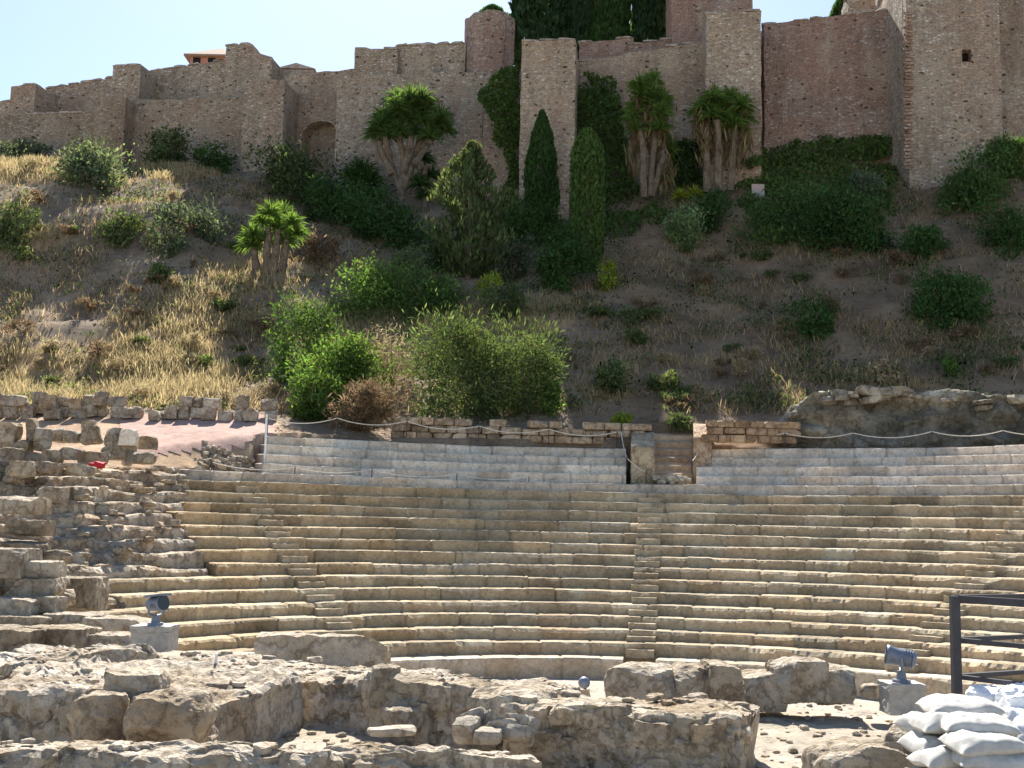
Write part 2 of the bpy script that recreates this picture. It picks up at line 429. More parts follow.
def build_terrain():
    # wide ground sheet
    g = MB(); g.add([[-1500, -600, CZ - 4.7], [1500, -600, CZ - 4.7], [1500, 2400, CZ - 4.7], [-1500, 2400, CZ - 4.7]], [[0, 1, 2, 3]])
    o = g.build('ground', M['earth']); o['kind'] = 'structure'; o['label'] = 'pale sandy ground reaching to the horizon'; o['category'] = 'ground'
    pxs = np.concatenate([np.linspace(-1500, -60, 60)[:-1], np.linspace(-60, 1084, 300), np.linspace(1084, 2600, 60)[1:]])
    Ys = np.concatenate([np.linspace(36, 60, 70)[:-1], np.linspace(60, 100, 100)[:-1], np.linspace(100, 200, 24)])
    PX, YY = np.meshgrid(pxs, Ys, indexing='ij')
    X = (PX - 512) / F * YY; x, y = X.ravel(), YY.ravel()
    z = hill_z(x, y); V = np.stack([x, y, z], 1)
    px, py = to_px(V)
    g = golden(px, py) * np.clip(fbm(V / 1.5, 77, 3) * 2 - .3, 0, 1)
    c = np.ones((len(V), 3)); c = c * (1 - g[:, None]) + np.array([1.9, 1.65, 1.15]) * g[:, None]
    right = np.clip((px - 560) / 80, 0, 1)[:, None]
    c = c * (1 - right * np.array([.16, .22, .3])) * (1 + (fbm(V / 3, 5, 4)[:, None] - .5) * np.array([1.1, 1.05, 1.0]))  # right slope: soil tint darkened to deepen its shade, besides darker overgrown soil
    flat = ((y < 53) & (px < 300))
    rr = np.hypot(x - CX, y - CY); c[flat] = np.array([1.9, 1.75, 1.65]); bank = flat & (rr < 24.7); c[bank] = np.array([1.7, 1.55, 1.4]) * (.7 + .6 * fbm(V[bank] / .5, 88, 4))[:, None]
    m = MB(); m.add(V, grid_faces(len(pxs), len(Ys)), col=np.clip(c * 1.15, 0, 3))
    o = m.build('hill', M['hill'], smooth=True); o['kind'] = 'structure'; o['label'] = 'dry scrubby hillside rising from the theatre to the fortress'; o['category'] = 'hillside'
build_terrain()

# stage ground in front of the bowl
def stage_z(x, y):
    px = 512 + F * x / y
    back = np.clip((y - 16.5) / 3, 0, 1) * np.clip((430 - px) / 90, 0, 1)
    z = CZ - 2.68 + .36 * back
    P = np.stack([x, y, y * 0], 1)
    z = z + (fbm(P / 1.8, 31, 4) - .5) * .22 + (fbm(P / .35, 37, 3) - .5) * .1
    edge = np.where(px < 420, 22.3, 20.0) + (fbm(P / 1.2, 41, 3) - .5) * 1.2
    edge = edge + np.clip(1 - np.abs(px - 590) / 40, 0, 1) * 1.4 + np.clip((px - 600) / 40, 0, 1) * np.clip((860 - px) / 20, 0, 1) * 1.0
    dr = np.clip((y - edge) / .8, 0, 1)
    dr = np.where(px < 100, np.clip((y - 27) / .8, 0, 1), dr)
    return z * (1 - dr) + (CZ - 4.9) * dr

def build_stage():
    pxs = np.concatenate([np.linspace(-1400, -40, 40)[:-1], np.linspace(-40, 1064, 330), np.linspace(1064, 2400, 40)[1:]]); Ys = np.linspace(5, 29, 190)
    PX, YY = np.meshgrid(pxs, Ys, indexing='ij'); x = ((PX - 512) / F * YY).ravel(); y = YY.ravel()
    V = np.stack([x, y, stage_z(x, y)], 1)
    c = 1 + (fbm(V / .8, 61, 4)[:, None] - .5) * np.array([.5, .5, .55])
    m = MB(); m.add(V, grid_faces(len(pxs), len(Ys)), col=c)
    o = m.build('stage_ground', M['earth'], smooth=True); o['kind'] = 'structure'; o['label'] = 'pale trampled earth of the excavated stage area'; o['category'] = 'ground'
build_stage()

def scree(name, n, samp, zf, size, mat, label, seed):
    """loose pebbles strewn on the ground: uncountable, one object"""
    rng = np.random.default_rng(seed); m = MB(); V0, Q0 = _CG[2]
    for k in range(n):
        x, y = samp(rng); z = float(zf(np.array([x]), np.array([y]))[0])
        s = size * (.4 + rng.random() ** 2.2 * 2.2)
        V = V0 / np.linalg.norm(V0, axis=1, keepdims=True) ** .75 * s * np.array([1, .8, .55]) * (1 + rng.normal(0, .16, (len(V0), 3)))
        V = rotz(V, rng.random() * 6.3) + np.array([x, y, z + s * .12])
        t = rng.uniform(.65, 1.25); m.add(V, Q0, col=(t, t * rng.uniform(.92, 1), t * rng.uniform(.84, 1)))
    o = m.build(name, mat); return tag(o, label, 'rubble', kind='stuff')
scree('rubble', 2200, lambda r: ((lambda Y, p: ((p - 512) / F * Y, Y))(r.uniform(10.5, 22), r.uniform(-30, 1050))), stage_z, .032, M['earth'], 'loose stones and chips strewn over the excavated stage ground', 5)

# ------------------------------------------------------------------ seating bowl
def row_theta(px, R, z):
    py = 550.0
    for _ in range(14):
        d = ray(px, py); a = d[0] ** 2 + d[1] ** 2; b = -2 * (d[0] * CX + d[1] * CY); c = CX * CX + CY * CY - R * R
        t = (-b + math.sqrt(max(b * b - 4 * a * c, 1e-9))) / (2 * a)
        P = np.array([d[0] * t, d[1] * t, z]); py = to_px(P)[1][0]
    return math.atan2(P[0] - CX, P[1] - CY)

ZADJ = [0, .055, .085, .095, .1, .1, .095, .085, .07, .05, .03, .01, -.02, -.04]
def row_geom(n):
    if n < 14:
        return R0 + n * TD, Z0 + n * RH - ZADJ[n] * .55
    return R0 + n * TD, Z0 + 13 * RH + (n - 13) * .415

def lift(n, th):
    return .17 * np.clip((np.asarray(th) - .3) / .6, 0, 1.4) ** 1.4 * max(0.0, (9 - n) / 9)

def seat_row(m, R, ztop, rise, depth, th0, th1, seed, erode=.3, base=(1, 1, 1), var=.12, blk=(.9, 1.9), ruin=0.0, zlow=None, nrow=20):
    rng = np.random.default_rng(seed)
    ns = max(8, int((th1 - th0) * R / (.075 if ruin == 0 else .1)))
    th = np.linspace(th0, th1, ns); s = th * R
    # blocks
    b = [th0]
    while b[-1] < th1: b.append(b[-1] + rng.uniform(*blk) / R)
    b = np.array(b); bi = np.clip(np.searchsorted(b, th, side='right') - 1, 0, len(b) - 1)
    nb = len(b)
    br = rng.normal(0, .014, nb); bz = rng.normal(0, .009, nb); bt = 1 + rng.normal(0, var, nb); bw = rng.normal(0, var * .22, nb)
    bad = rng.random(nb) < erode * .45
    dj = np.minimum(np.abs(th - b[bi]), np.abs(th - b[np.clip(bi + 1, 0, nb - 1)])) * R
    joint = np.clip(1 - dj / .05, 0, 1)
    S1 = np.stack([s * .9, s * 0 + seed * 3.3, s * 0], 1)
    er = np.clip(fbm(S1, seed, 4) - .52, 0, 1) * 4.0 * erode + np.clip(fbm(S1 * 4, seed + 5, 3) - .55, 0, 1) * 1.6 * erode + bad[bi] * .35 * fbm(S1 * 3, seed + 9, 3) * erode * 2
    er = np.clip(er, 0, 1)
    chip = np.clip(fbm(S1 * 7, seed + 3, 2) - .6, 0, 1) * erode
    fine = (vnoise(np.stack([s * 5, s * 0, s * 0 + seed], 1), seed) - .5)
    r_ = br[bi] + joint * .03 + (fbm(S1 * .25, seed + 60, 2) - .5) * .12; z_ = bz[bi] - joint * .03 + (fbm(S1 * .22, seed + 61, 2) - .5) * .09
    if ruin > 0:
        rr = (fbm(S1 * .5, seed + 40, 4) - .5) * 2.6 * ruin + (fbm(S1 * 2.5, seed + 41, 3) - .5) * .7 * ruin
        zz = -np.clip(fbm(S1 * .7, seed + 42, 4) - .38, 0, 1) * 1.5 * ruin + (fbm(S1 * 4, seed + 43, 3) - .5) * .3 * ruin
        r_ = r_ + rr; z_ = z_ + zz
    zb = -rise - .3 if zlow is None else zlow
    prof = [(0 * s, 0 * s + zb), (.004 * np.sin(s * 3), 0 * s - rise * .62), (.01 * fine, 0 * s - rise * .3 - .05 * er),
            (.02 * er + .02 * fine * erode + chip * .2, -.05 - er * .16 - chip * .2), (.035 + er * .16 + chip * .3, -.012 - er * .045 - chip * .08),
            (.16 + er * .14, -.006 - er * .02 + .01 * fine), (depth * .6, .004 + .012 * fine), (depth + .2, 0 * s + .014), (depth + .2, 0 * s - 1.6)]
    V = []
    for k, (pr, pz) in enumerate(prof):
        jr = r_ if k < 7 else 0 * r_
        rad = R + jr + pr
        V.append(np.stack([CX + rad * np.sin(th), CY + rad * np.cos(th), ztop + lift(nrow, th) + z_ * (1 if k in (3, 4, 5, 6) else .4) + pz], 1))
    V = np.stack(V, 1)
    tone = bt[bi]; jt = 1 - joint * .35
    C = np.stack([base[0] * tone * (1 + bw[bi]), base[1] * tone, base[2] * tone * (1 - bw[bi])], 1) * jt[:, None]
    C = np.repeat(C[:, None, :], len(prof), 1)
    if callable(getattr(seat_row, 'shade', None)): pass
    np_ = len(prof)
    m.add(V.reshape(-1, 3), grid_faces(ns, np_)[:, ::-1], col=C.reshape(-1, 3))
    for i, fl in ((0, 1), (ns - 1, 0)):
        P = V[i]; q = [[0, 8, 7, 6], [0, 6, 5, 4], [0, 4, 3, 2]]
        m.add(P, np.array(q) if fl else np.array(q)[:, ::-1], col=C[i])

LEFT_PX = {13: 189, 12: 186, 11: 185, 10: 176, 9: 184, 8: 195, 7: 201, 6: 216, 5: 107, 4: 121, 3: 108, 2: 98, 1: 120, 0: 150}
def build_seating():
    root = empty('seating_bowl', (CX, CY + R0, CZ - 4.6), 'curved rows of tan stone seats of the ancient theatre', 'theatre seating')
    for n in range(14):
        R, z = row_geom(n); z1 = row_geom(n + 1)[1]
        rise = z - (row_geom(n - 1)[1] if n else z - .45)
        a = row_theta(LEFT_PX[n], R, z); m = MB()
        er = .14 if n > 10 else (.5 if n > 7 else .85)
        # warmer sandstone on the rebuilt left part
        split = row_theta(330 + ((n * 37) % 11) * 22, R, z)
        orange = (1.03, .945, .80) if n > 5 else (1.02, .965, .85)
        seat_row(m, R, z, rise, TD, a, split, 100 + n, er * .6, orange, .13)
        seat_row(m, R, z, rise, TD, split, 1.5, 150 + n, er, (1, .965, .895), .13, nrow=n)
        m.build('seat_row', M['seat'], root)
    for n in range(14, 19):
        R, z = row_geom(n); m = MB()
        aL = row_theta(189 if n == 14 else 263 + (n - 15) * 1.5, R, z); b0 = row_theta(626, R, z); b1 = row_theta(694 + (2 if n < 17 else 0), R, z)
        if n == 14: seat_row(m, R, z, .415, TD, aL, 1.45, 200 + n, .08, (.92, .88, .84), .1, (.9, 1.6))
        else:
            seat_row(m, R, z, .415, TD, aL, b0, 200 + n, .08, (1, .98, .95), .1, (.9, 1.6))
            seat_row(m, R, z, .415, TD, b1, 1.45, 300 + n, .08, (1.04, 1, .98), .1, (.9, 1.6))
        o = m.build('seat_row', M['seat_pale'], root); o['label'] = 'pale grey restored seat row'
    # podium at the foot
    m = MB(); R, z = R0 - .9, Z0 - .45
    seat_row(m, R, z, .75, 1.0, -1.0, TH_MID - .045, 400, .3, (1.25, 1.25, 1.3), .12, (.9, 1.5))
    seat_row(m, R, z, .75, 1.0, TH_MID + .045, 1.5, 401, .4, (1.2, 1.2, 1.22), .12, (.9, 1.5), nrow=0)
    m.build('podium', M['seat'], root)
    # radial stairs: one step on each tread
    rng = np.random.default_rng(8)
    for ti, th in enumerate((TH_LEFT, TH_MID, TH_RIGHT)):
        for n in range(-1 if ti == 1 else 0, 14):
            if n == -1: R, z, zl = R0, Z0, Z0 - .8
            else:
                R, z = row_geom(n); zl = z - .45
            wdt = .95 + rng.normal(0, .03); dep = .34
            V, Q = _CG[7]; V = V.copy()
            V = V * np.array([wdt / 2, dep / 2, .13]) + (nvec(V * 3 + n * 9.1 + ti, 70 + n, 3)) * .05
            V[:, 2] += z - .2 - .13 + float(lift(n, th))
            V[:, 1] += R - dep / 2 + .03
            V = rotz(V, -th) + np.array([CX, CY, 0])
            t = rng.uniform(.9, 1.1)
            m = MB(); m.add(V, Q, col=(t, t, t * .97)); m.build('step', M['seat'], root)
    return root
build_seating()

# eroded continuation of the rows on the left
def build_ruin_left():
    root = empty('ruined_seating', at(90, 640, 34), 'broken rubble terraces left of the smooth seat rows', 'ruined seating')
    rng = np.random.default_rng(21)
    for n in range(15):
        R, z = row_geom(n)
        a = row_theta(-90, R, z); b = row_theta(min(LEFT_PX.get(n, 190), 210) - (3 if n > 5 else 0), R, z)
        if n < 3: a = row_theta(30, R, z)
        m = MB(); seat_row(m, R - .05, z - .06, .5, TD + .3, a, b + .01, 500 + n, .9, (1.0, .96, .92), .16, (.5, 1.4), ruin=.24)
        for k in range(24):
            th = rng.uniform(a, b); s = rng.uniform(.1, .3)
            P, Q = rock((s * rng.uniform(1, 2.4), s * rng.uniform(.8, 1.3), s * rng.uniform(.45, .9)), 900 + n * 40 + k, 4, .16, .4)
            rr = R + rng.uniform(-.15, .75)
            P = rotz(P, -th + rng.normal(0, .3)) + np.array([CX + rr * math.sin(th), CY + rr * math.cos(th), z - .15 + rng.normal(0, .06)])
            t = rng.uniform(.8, 1.15); m.add(P, Q, col=(t, t * .97, t * .92))
        m.build('broken_row', M['ruin'], root)
build_ruin_left()

# ------------------------------------------------------------------ the fortress
def masonry(name, foot, z0, ztop, mat, parent=None, res=.55, amp=.10, seed=1, col=(1, 1, 1), jag=.12):
    """solid prism over a footprint (counter-clockwise), each side a fine grid with uneven faces and top"""
    foot = [np.array(p, float) for p in foot]; n = len(foot)
    zt = [ztop] * n if not hasattr(ztop, '__len__') else list(ztop)
    m = MB(); rim = []
    for k in range(n):
        A, B = foot[k], foot[(k + 1) % n]; L = np.linalg.norm(B - A)
        nu = max(2, int(L / res) + 1); H = max(zt) - z0; nv = max(2, int(H / res) + 1)
        U, Vv = np.meshgrid(np.linspace(0, 1, nu), np.linspace(0, 1, nv), indexing='ij'); U, Vv = U.ravel(), Vv.ravel()
        top = zt[k] * (1 - U) + zt[(k + 1) % n] * U
        P = np.stack([A[0] * (1 - U) + B[0] * U, A[1] * (1 - U) + B[1] * U, z0 + (top - z0) * Vv], 1)
        P = P + nvec(P / 1.1, seed, 4) * amp * 2
        P[:, 2] += (Vv > .999) * (fbm(np.stack([P[:, 0], P[:, 1], P[:, 0] * 0], 1) / .8, seed + 4, 3) - .5) * jag * 2
        m.add(P, grid_faces(nu, nv), col=col)
        rim.append(P.reshape(nu, nv, 3)[:-1, -1])
    R = np.concatenate(rim); c = R.mean(0); k = len(R)
    m.add(np.concatenate([R, c[None]]), None, [[i, (i + 1) % k, k] for i in range(k)], col=col)
    return m.build(name, mat, parent)

def foot_from(pts):
    return [(p[0], p[1]) for p in pts]

def wall_run(name, label, px0, Y0, py0, px1, Y1, py1, base, mat, thick=1.6, group=None, seed=1, col=(1, 1, 1), cop=True, jag=.12):
    A, B = at(px0, py0, Y0), at(px1, py1, Y1)
    z0 = CZ + base
    root = empty(name, ((A[0] + B[0]) / 2, (A[1] + B[1]) / 2, z0), label, 'wall', group)
    foot = [(A[0], A[1]), (B[0], B[1]), (B[0], B[1] + thick), (A[0], A[1] + thick)]
    masonry('masonry', foot, z0, [A[2], B[2], B[2], A[2]], mat, root, seed=seed, col=col, jag=jag)
    if cop: coping([A, B], thick, root, seed)
    return root

def coping(pts, thick, root, seed):
    m = MB(); rng = np.random.default_rng(seed)
    for a, b in zip(pts[:-1], pts[1:]):
        L = np.linalg.norm(b - a); k = max(1, int(L / 1.1))
        for i in range(k):
            if rng.random() < .22: continue
            p = a + (b - a) * (i + .5) / k
            P, Q = rock((L / k * .97, thick + .16, .2), seed * 50 + i, 4, .08, .12)
            ang = math.atan2(b[1] - a[1], b[0] - a[0]); t = rng.uniform(.85, 1.15)
            m.add(rotz(P, ang) + np.array([p[0], p[1] + thick / 2, p[2] - .03]), Q, col=(t, t, t))
    if m.n: m.build('coping', M['coping'], root)

def tower(name, label, pl, pr, Y, top, depth, base, mat, skew=0.0, group=None, seed=1, col=(1, 1, 1), cop=True, jag=.14, top_r=None):
    """square tower: front from image column pl to pr at distance Y, running depth metres back"""
    A, B = at(pl, top, Y), at(pr, top if top_r is None else top_r, Y + skew)
    z0 = CZ + base
    root = empty(name, ((A[0] + B[0]) / 2, (A[1] + B[1]) / 2 + depth / 2, z0), label, 'tower', group)
    d = (B - A)[:2]; d = d / np.linalg.norm(d); nrm = np.array([-d[1], d[0]])
    foot = [A[:2], B[:2], B[:2] + nrm * depth, A[:2] + nrm * depth]
    masonry('masonry', foot, z0, [A[2], B[2], B[2], A[2]], mat, root, seed=seed, col=col, jag=jag)
    if cop: coping([A, B], min(depth, 1.0), root, seed)
    return root

def panel_with_opening(name, A, B, z0, z1, op, thick, mat, parent, arch=True, seed=5, amp=.06):
    """front wall slab A->B with one opening op = (u0, u1, v0, v1) in metres along and up; thick in y"""
    d = (B - A)[:2]; L = np.linalg.norm(d); d = d / L; nrm = np.array([d[1], -d[0]])  # outward (towards -y)
    us = np.unique(np.concatenate([np.linspace(0, op[0], 6), np.linspace(op[0], op[1], 13), np.linspace(op[1], L, 6)]))
    def P(u, v, o=0.0):
        q = A[:2] + d * u + nrm * o; return [q[0], q[1], z0 + v]
    H = z1 - z0; m = MB()
    def ah(u):
        if not arch: return op[3]
        t = (u - (op[0] + op[1]) / 2) / ((op[1] - op[0]) / 2); return op[3] - (op[1] - op[0]) * .5 * .62 * (1 - math.sqrt(max(0, 1 - t * t)))
    def quad(pts):
        V = np.array(pts, float); m.add(V, [[0, 1, 2, 3]])
    for a, b in zip(us[:-1], us[1:]):
        mid = (a + b) / 2
        if op[0] < mid < op[1]:
            quad([P(a, ah(a)), P(b, ah(b)), P(b, H), P(a, H)])
            quad([P(a, ah(a), -thick), P(b, ah(b), -thick), P(b, ah(b)), P(a, ah(a))])
            if op[2] > 0:
                quad([P(a, 0), P(b, 0), P(b, op[2]), P(a, op[2])]); quad([P(a, op[2]), P(b, op[2]), P(b, op[2], -thick), P(a, op[2], -thick)])
        else:
            quad([P(a, 0), P(b, 0), P(b, H), P(a, H)])
        quad([P(a, H), P(b, H), P(b, H, -thick), P(a, H, -thick)])
    for u, s in ((op[0], 1), (op[1], -1)):
        q = [P(u, op[2]), P(u, op[2], -thick), P(u, ah(u), -thick), P(u, ah(u))]; quad(q if s < 0 else q[::-1])
    for u, s in ((0, -1), (L, 1)):
        q = [P(u, 0), P(u, 0, -thick), P(u, H, -thick), P(u, H)]; quad(q if s > 0 else q[::-1])
    return m.build(name, mat, parent)

FT, FR = M['fort'], M['fort_red']
def build_fort():
    g = 'old masonry walls and towers of the hilltop fortress'
    # left, far run of walls
    wall_run('fortress_wall', 'low far left end of the fortress wall leaving the picture', -120, 108, 112, 14, 106, 101, 18, FT, seed=2)
    tower('fortress_tower', 'small square far left tower with flat top at the end of the fortress wall', 11, 36, 101, 86, 3.6, 18, FT, -.6, seed=3, top_r=84)
    wall_run('fortress_wall', 'fortress wall rising between the two small square towers on the left', 36, 104, 91, 116, 102, 77, 18, FT, seed=4)
    tower('fortress_tower', 'square left tower with flat top, second from the left end of the wall', 113, 141, 98, 67, 4.4, 18, FT, -.5, seed=5, top_r=65)
    wall_run('fortress_wall', 'fortress wall below the little pink house with the tiled roof', 141, 101, 73, 226, 98, 60, 18, FT, seed=6)
    wall_run('outer_wall', 'low overgrown outer wall in front of the two left towers', -140, 99, 122, 97, 97, 112, 17, FT, 1.4, seed=7, col=(.85, .84, .82))
    tower('outer_buttress', 'plain plastered buttress with a shadowed side on the left outer wall', 96, 126, 95.5, 97, 4.2, 17, FT, -.3, seed=8, col=(.88, .84, .8), cop=False)
    wall_run('outer_wall', 'long outer wall right of the plain buttress, under the pink house', 126, 97, 100, 250, 94.5, 97, 17, FT, 1.4, seed=9, col=(.95, .95, .93), cop=False)
    tower('fortress_tower', 'stepped tower with a broken top right beside the pink house', 226, 252, 97, 46, 5, 18, FT, -.4, seed=10, top_r=44)
    tower('fortress_tower', 'lower half-ruined turret between the stepped tower and the arch', 251, 272, 96.6, 51, 4, 18, FT, -.3, seed=11, top_r=58)
    tower('fortress_tower', 'broad grey projecting tower left of the blind arch', 244, 285, 92.5, 80, 5, 17, FT, -.6, seed=12, cop=False)
    # wall with the arch
    A, B = at(285, 72, 95.5), at(362, 62, 93.5)
    root = empty('arched_wall', ((A[0] + B[0]) / 2, (A[1] + B[1]) / 2, CZ + 18), 'fortress wall with a deep arched recess above the green shrubs', 'wall')
    z1 = (A[2] + B[2]) / 2 - .5
    a0, a1, ab, atp = at(300, 165, 94.8), at(336, 165, 94.3), at(318, 172, 94.5)[2], at(318, 121, 94.5)[2]
    z0 = CZ + 17.0; L = np.linalg.norm((B - A)[:2])
    u = lambda p: float(np.dot(p[:2] - A[:2], (B - A)[:2]) / L)
    panel_with_opening('front', A, B, z0, z1, (u(a0), u(a1), ab - z0, atp - z0), 1.5, FT, root)
    off = np.array([0, 1.45, 0]); A2, B2 = A + off, B + off
    masonry('masonry', [A2[:2], B2[:2], (B2[0], B2[1] + 1.5), (A2[0], A2[1] + 1.5)], z0, [A[2] + .3, B[2] + .1, B[2] + .1, A[2] + .3], FT, root, seed=14)
    wall_run('fortress_wall', 'fortress wall behind the tall branching yucca tree', 362, 93.5, 66, 392, 93, 62, 17, FT, seed=15)
    tower('fortress_tower', 'shallow square turret above the tall branching yucca tree', 355, 398, 92.4, 49, 3, 17, FT, -.2, seed=16)
    wall_run('fortress_wall', 'fortress wall with a small dark opening left of the round red tower', 396, 92.8, 46, 466, 91, 43, 17, FT, seed=17, cop=True)
    wall_run('fortress_wall', 'lower front wall running from the arch to the ivy', 338, 91.6, 76, 484, 89.6, 70, 16, FT, 1.4, seed=18, cop=False, jag=.3)
    # round-shouldered red tower: eight-sided
    c = at(490, 24, 92); rad = 27 / F * 92
    foot = [(c[0] + rad * math.sin(a), c[1] - rad * math.cos(a)) for a in np.linspace(-math.pi, math.pi, 11)[:-1]]
    root = empty('fortress_tower', (c[0], c[1], CZ + 18), 'weathered reddish tower with worn rounded top beside the dark cypresses', 'tower')
    masonry('masonry', foot, CZ + 18, c[2] + .2, FR, root, seed=19, jag=.35, amp=.16)
    wall_run('fortress_wall', 'short grey wall behind the ivy left of the tall grey tower', 484, 88.8, 75, 524, 88, 65, 15, FT, 1.4, seed=20, cop=False)
    tower('fortress_tower', 'tall pale grey tower standing between two sheets of ivy', 522, 576, 84.5, 42, 5.5, 14, FT, -.4, seed=21, col=(1.1, 1.08, 1.05), top_r=39)
    wall_run('fortress_wall', 'low stepped reddish wall under the dark cypresses', 580, 93, 43, 634, 92, 37, 18, FR, seed=22)
    wall_run('fortress_wall', 'grey fortress wall between the two pale grey towers', 580, 89, 62, 712, 87, 40, 15, FT, seed=23, col=(1.05, 1.03, 1.0))
    wall_run('fortress_wall', 'upper wall length rising behind the grey wall to the tall red tower', 628, 91.5, 45, 690, 91, 36, 18, FR, seed=24)
    tower('fortress_tower', 'tall reddish tower cut off by the upper edge of the picture', 672, 752, 90.5, -70, 7, 15, FR, -.4, seed=25)
    tower('fortress_tower', 'pale grey tower with a sloping top standing in front of the tall red tower', 706, 761, 83.5, 15, 5.5, 13, FT, -.4, seed=26, col=(1.08, 1.06, 1.04), top_r=10)
    wall_run('fortress_wall', 'broad reddish wall above the ivy slope between two great towers', 764, 87, 25, 912, 84.5, 7, 14, FR, 2, seed=27)
    wall_run('fortress_wall', 'higher wall stub leaning against the great right tower', 848, 90, -2, 925, 89, -30, 14, FT, 2, seed=28)
    # great right tower with a small window
    A, B = at(904, -90, 80.5), at(996, -94, 80.1)
    root = empty('fortress_tower', ((A[0] + B[0]) / 2, A[1] + 3, CZ + 14), 'great right tower with one small dark square window and brick corners', 'tower')
    z0 = CZ + 14.; w0, w1 = at(962, 62, 80.3), at(971, 50, 80.3)
    L = np.linalg.norm((B - A)[:2]); u = lambda p: float(np.dot(p[:2] - A[:2], (B - A)[:2]) / L)
    panel_with_opening('front', A, B, z0, (A[2] + B[2]) / 2, (u(w0), u(w1), w0[2] - z0, w1[2] - z0), .9, FT, root, arch=False)
    foot = [(A[0] + .03, A[1] + .85), (B[0] - .03, B[1] + .85), (B[0] - .03, B[1] + 7), (A[0] + .03, A[1] + 7)]
    masonry('masonry', foot, z0, A[2] - .1, FT, root, seed=29)
    mm = MB(); c = (w0 + w1) / 2; V, Q = boxv((c[0], c[1] + .7, c[2]), (.8, .1, 1.0)); mm.add(V, Q); mm.build('window', M['dark'], root)
    for px in (908, 991):      # brick quoins on the corners
        mm = MB()
        for k in range(44):
            p = at(px, 168 - k * 3.6, 80.25); wv = .62 if k % 2 else .42
            V, Q = boxv((p[0], p[1] + .02, p[2]), (wv, .12, .17)); t = .8 + .4 * ((k * 37) % 11) / 11; mm.add(V, Q, col=(t, t * .95, t * .9))
        mm.build('quoins', M['fort_red'], root)
    wall_run('fortress_wall', 'wall right of the great tower at the right edge of the picture', 990, 85, -90, 1250, 84, -90, 14, FT, seed=31)
    # pink house
    c = at(210, 66, 110); wd = 42 / F * 110; z = at(210, 90, 110)[2]; zt = at(210, 56, 110)[2]; za = at(210, 40, 110)[2]
    root = empty('pink_house', (c[0], c[1] + 2, z), 'little pink house with low tiled roof peeping over the fortress wall', 'house')
    mm = MB(); V, Q = boxv((c[0], c[1] + 2, (z + zt) / 2), (wd, 4, zt - z)); mm.add(V, Q); mm.build('wall', M['pinkwall'], root)
    mm = MB(); e = .5; V = np.array([[c[0] - wd / 2 - e, c[1] - e, zt], [c[0] + wd / 2 + e, c[1] - e, zt], [c[0] + wd / 2 + e, c[1] + 4 + e, zt], [c[0] - wd / 2 - e, c[1] + 4 + e, zt], [c[0] + .5, c[1] + 2, za]])
    V2 = V.copy(); V2[:4, 2] -= .18; V = np.concatenate([V, V2[:4]])
    mm.add(V, [[5, 6, 1, 0], [6, 7, 2, 1], [7, 8, 3, 2], [8, 5, 0, 3], [5, 8, 7, 6]], [[0, 1, 4], [1, 2, 4], [2, 3, 4], [3, 0, 4]]); mm.build('roof', M['rooftile'], root)
    for px in (197, 212):
        p = at(px, 60, 110); mm = MB(); V, Q = boxv((p[0], c[1] + .02, p[2]), (.75, .1, .8)); mm.add(V, Q); wdw = mm.build('window', M['dark'], root)
        mm = MB()
        for dx in (-.42, .42):
            V, Q = boxv((p[0] + dx, c[1] - .03, p[2]), (.09, .12, .9)); mm.add(V, Q)
        mm.build('frame', M['pinkwall'], wdw)
    # tiled canopy roofs showing over the walls
    for px, py, wpx, lab in ((296, 67, 40, 'low grey tiled gable roof just over the wall right of the ruined turret'), (428, 46, 52, 'shallow pale gable roof just over the wall left of the round red tower')):
        p = at(px, py, 99); wd = wpx / F * 99; root = empty('gable_roof', (p[0], p[1], p[2] - 3), lab, 'roof')
        mm = MB(); h = .38
        V = np.array([[p[0] - wd / 2, p[1], p[2] - .1], [p[0] + wd / 2, p[1], p[2] - .1], [p[0], p[1], p[2] + h], [p[0] - wd / 2, p[1] + 6, p[2] - .1], [p[0] + wd / 2, p[1] + 6, p[2] - .1], [p[0], p[1] + 6, p[2] + h]])
        mm.add(V, [[0, 2, 5, 3], [1, 4, 5, 2], [0, 3, 4, 1]], [[0, 1, 2], [3, 5, 4]]); mm.build('tiles', M['coping'], root)
        mm = MB(); V, Q = boxv((p[0], p[1] + 3, p[2] - 1.6), (wd * .9, 5.6, 2.9)); mm.add(V, Q); mm.build('wall', M['coping'], root)
build_fort()

# ------------------------------------------------------------------ plants
def leaf_quads(C, D, size, rng, aspect=.42, col=(1, 1, 1), cvar=.25, mb=None, spread=.9):
    """diamond leaves at C pointing roughly along D"""
    n = len(C); D = D + rng.normal(0, spread, (n, 3)); D /= np.maximum(np.linalg.norm(D, axis=1, keepdims=True), 1e-6)
    up = rng.normal(0, 1, (n, 3)); W = np.cross(D, up); W /= np.maximum(np.linalg.norm(W, axis=1, keepdims=True), 1e-6)
    s = size * rng.uniform(.6, 1.4, (n, 1)); a = s * D; b = s * aspect * W
    V = np.stack([C - a * .5, C + b * .5, C + a * .5, C - b * .5], 1).reshape(-1, 3)
    Q = np.arange(4 * n).reshape(n, 4)
    t = 1 + rng.normal(0, cvar, (n, 1)); cc = np.clip(np.asarray(col) * t * (1 + rng.normal(0, cvar * .3, (n, 3))), .02, 4)
    mb.add(V, Q, col=np.repeat(cc, 4, 0))

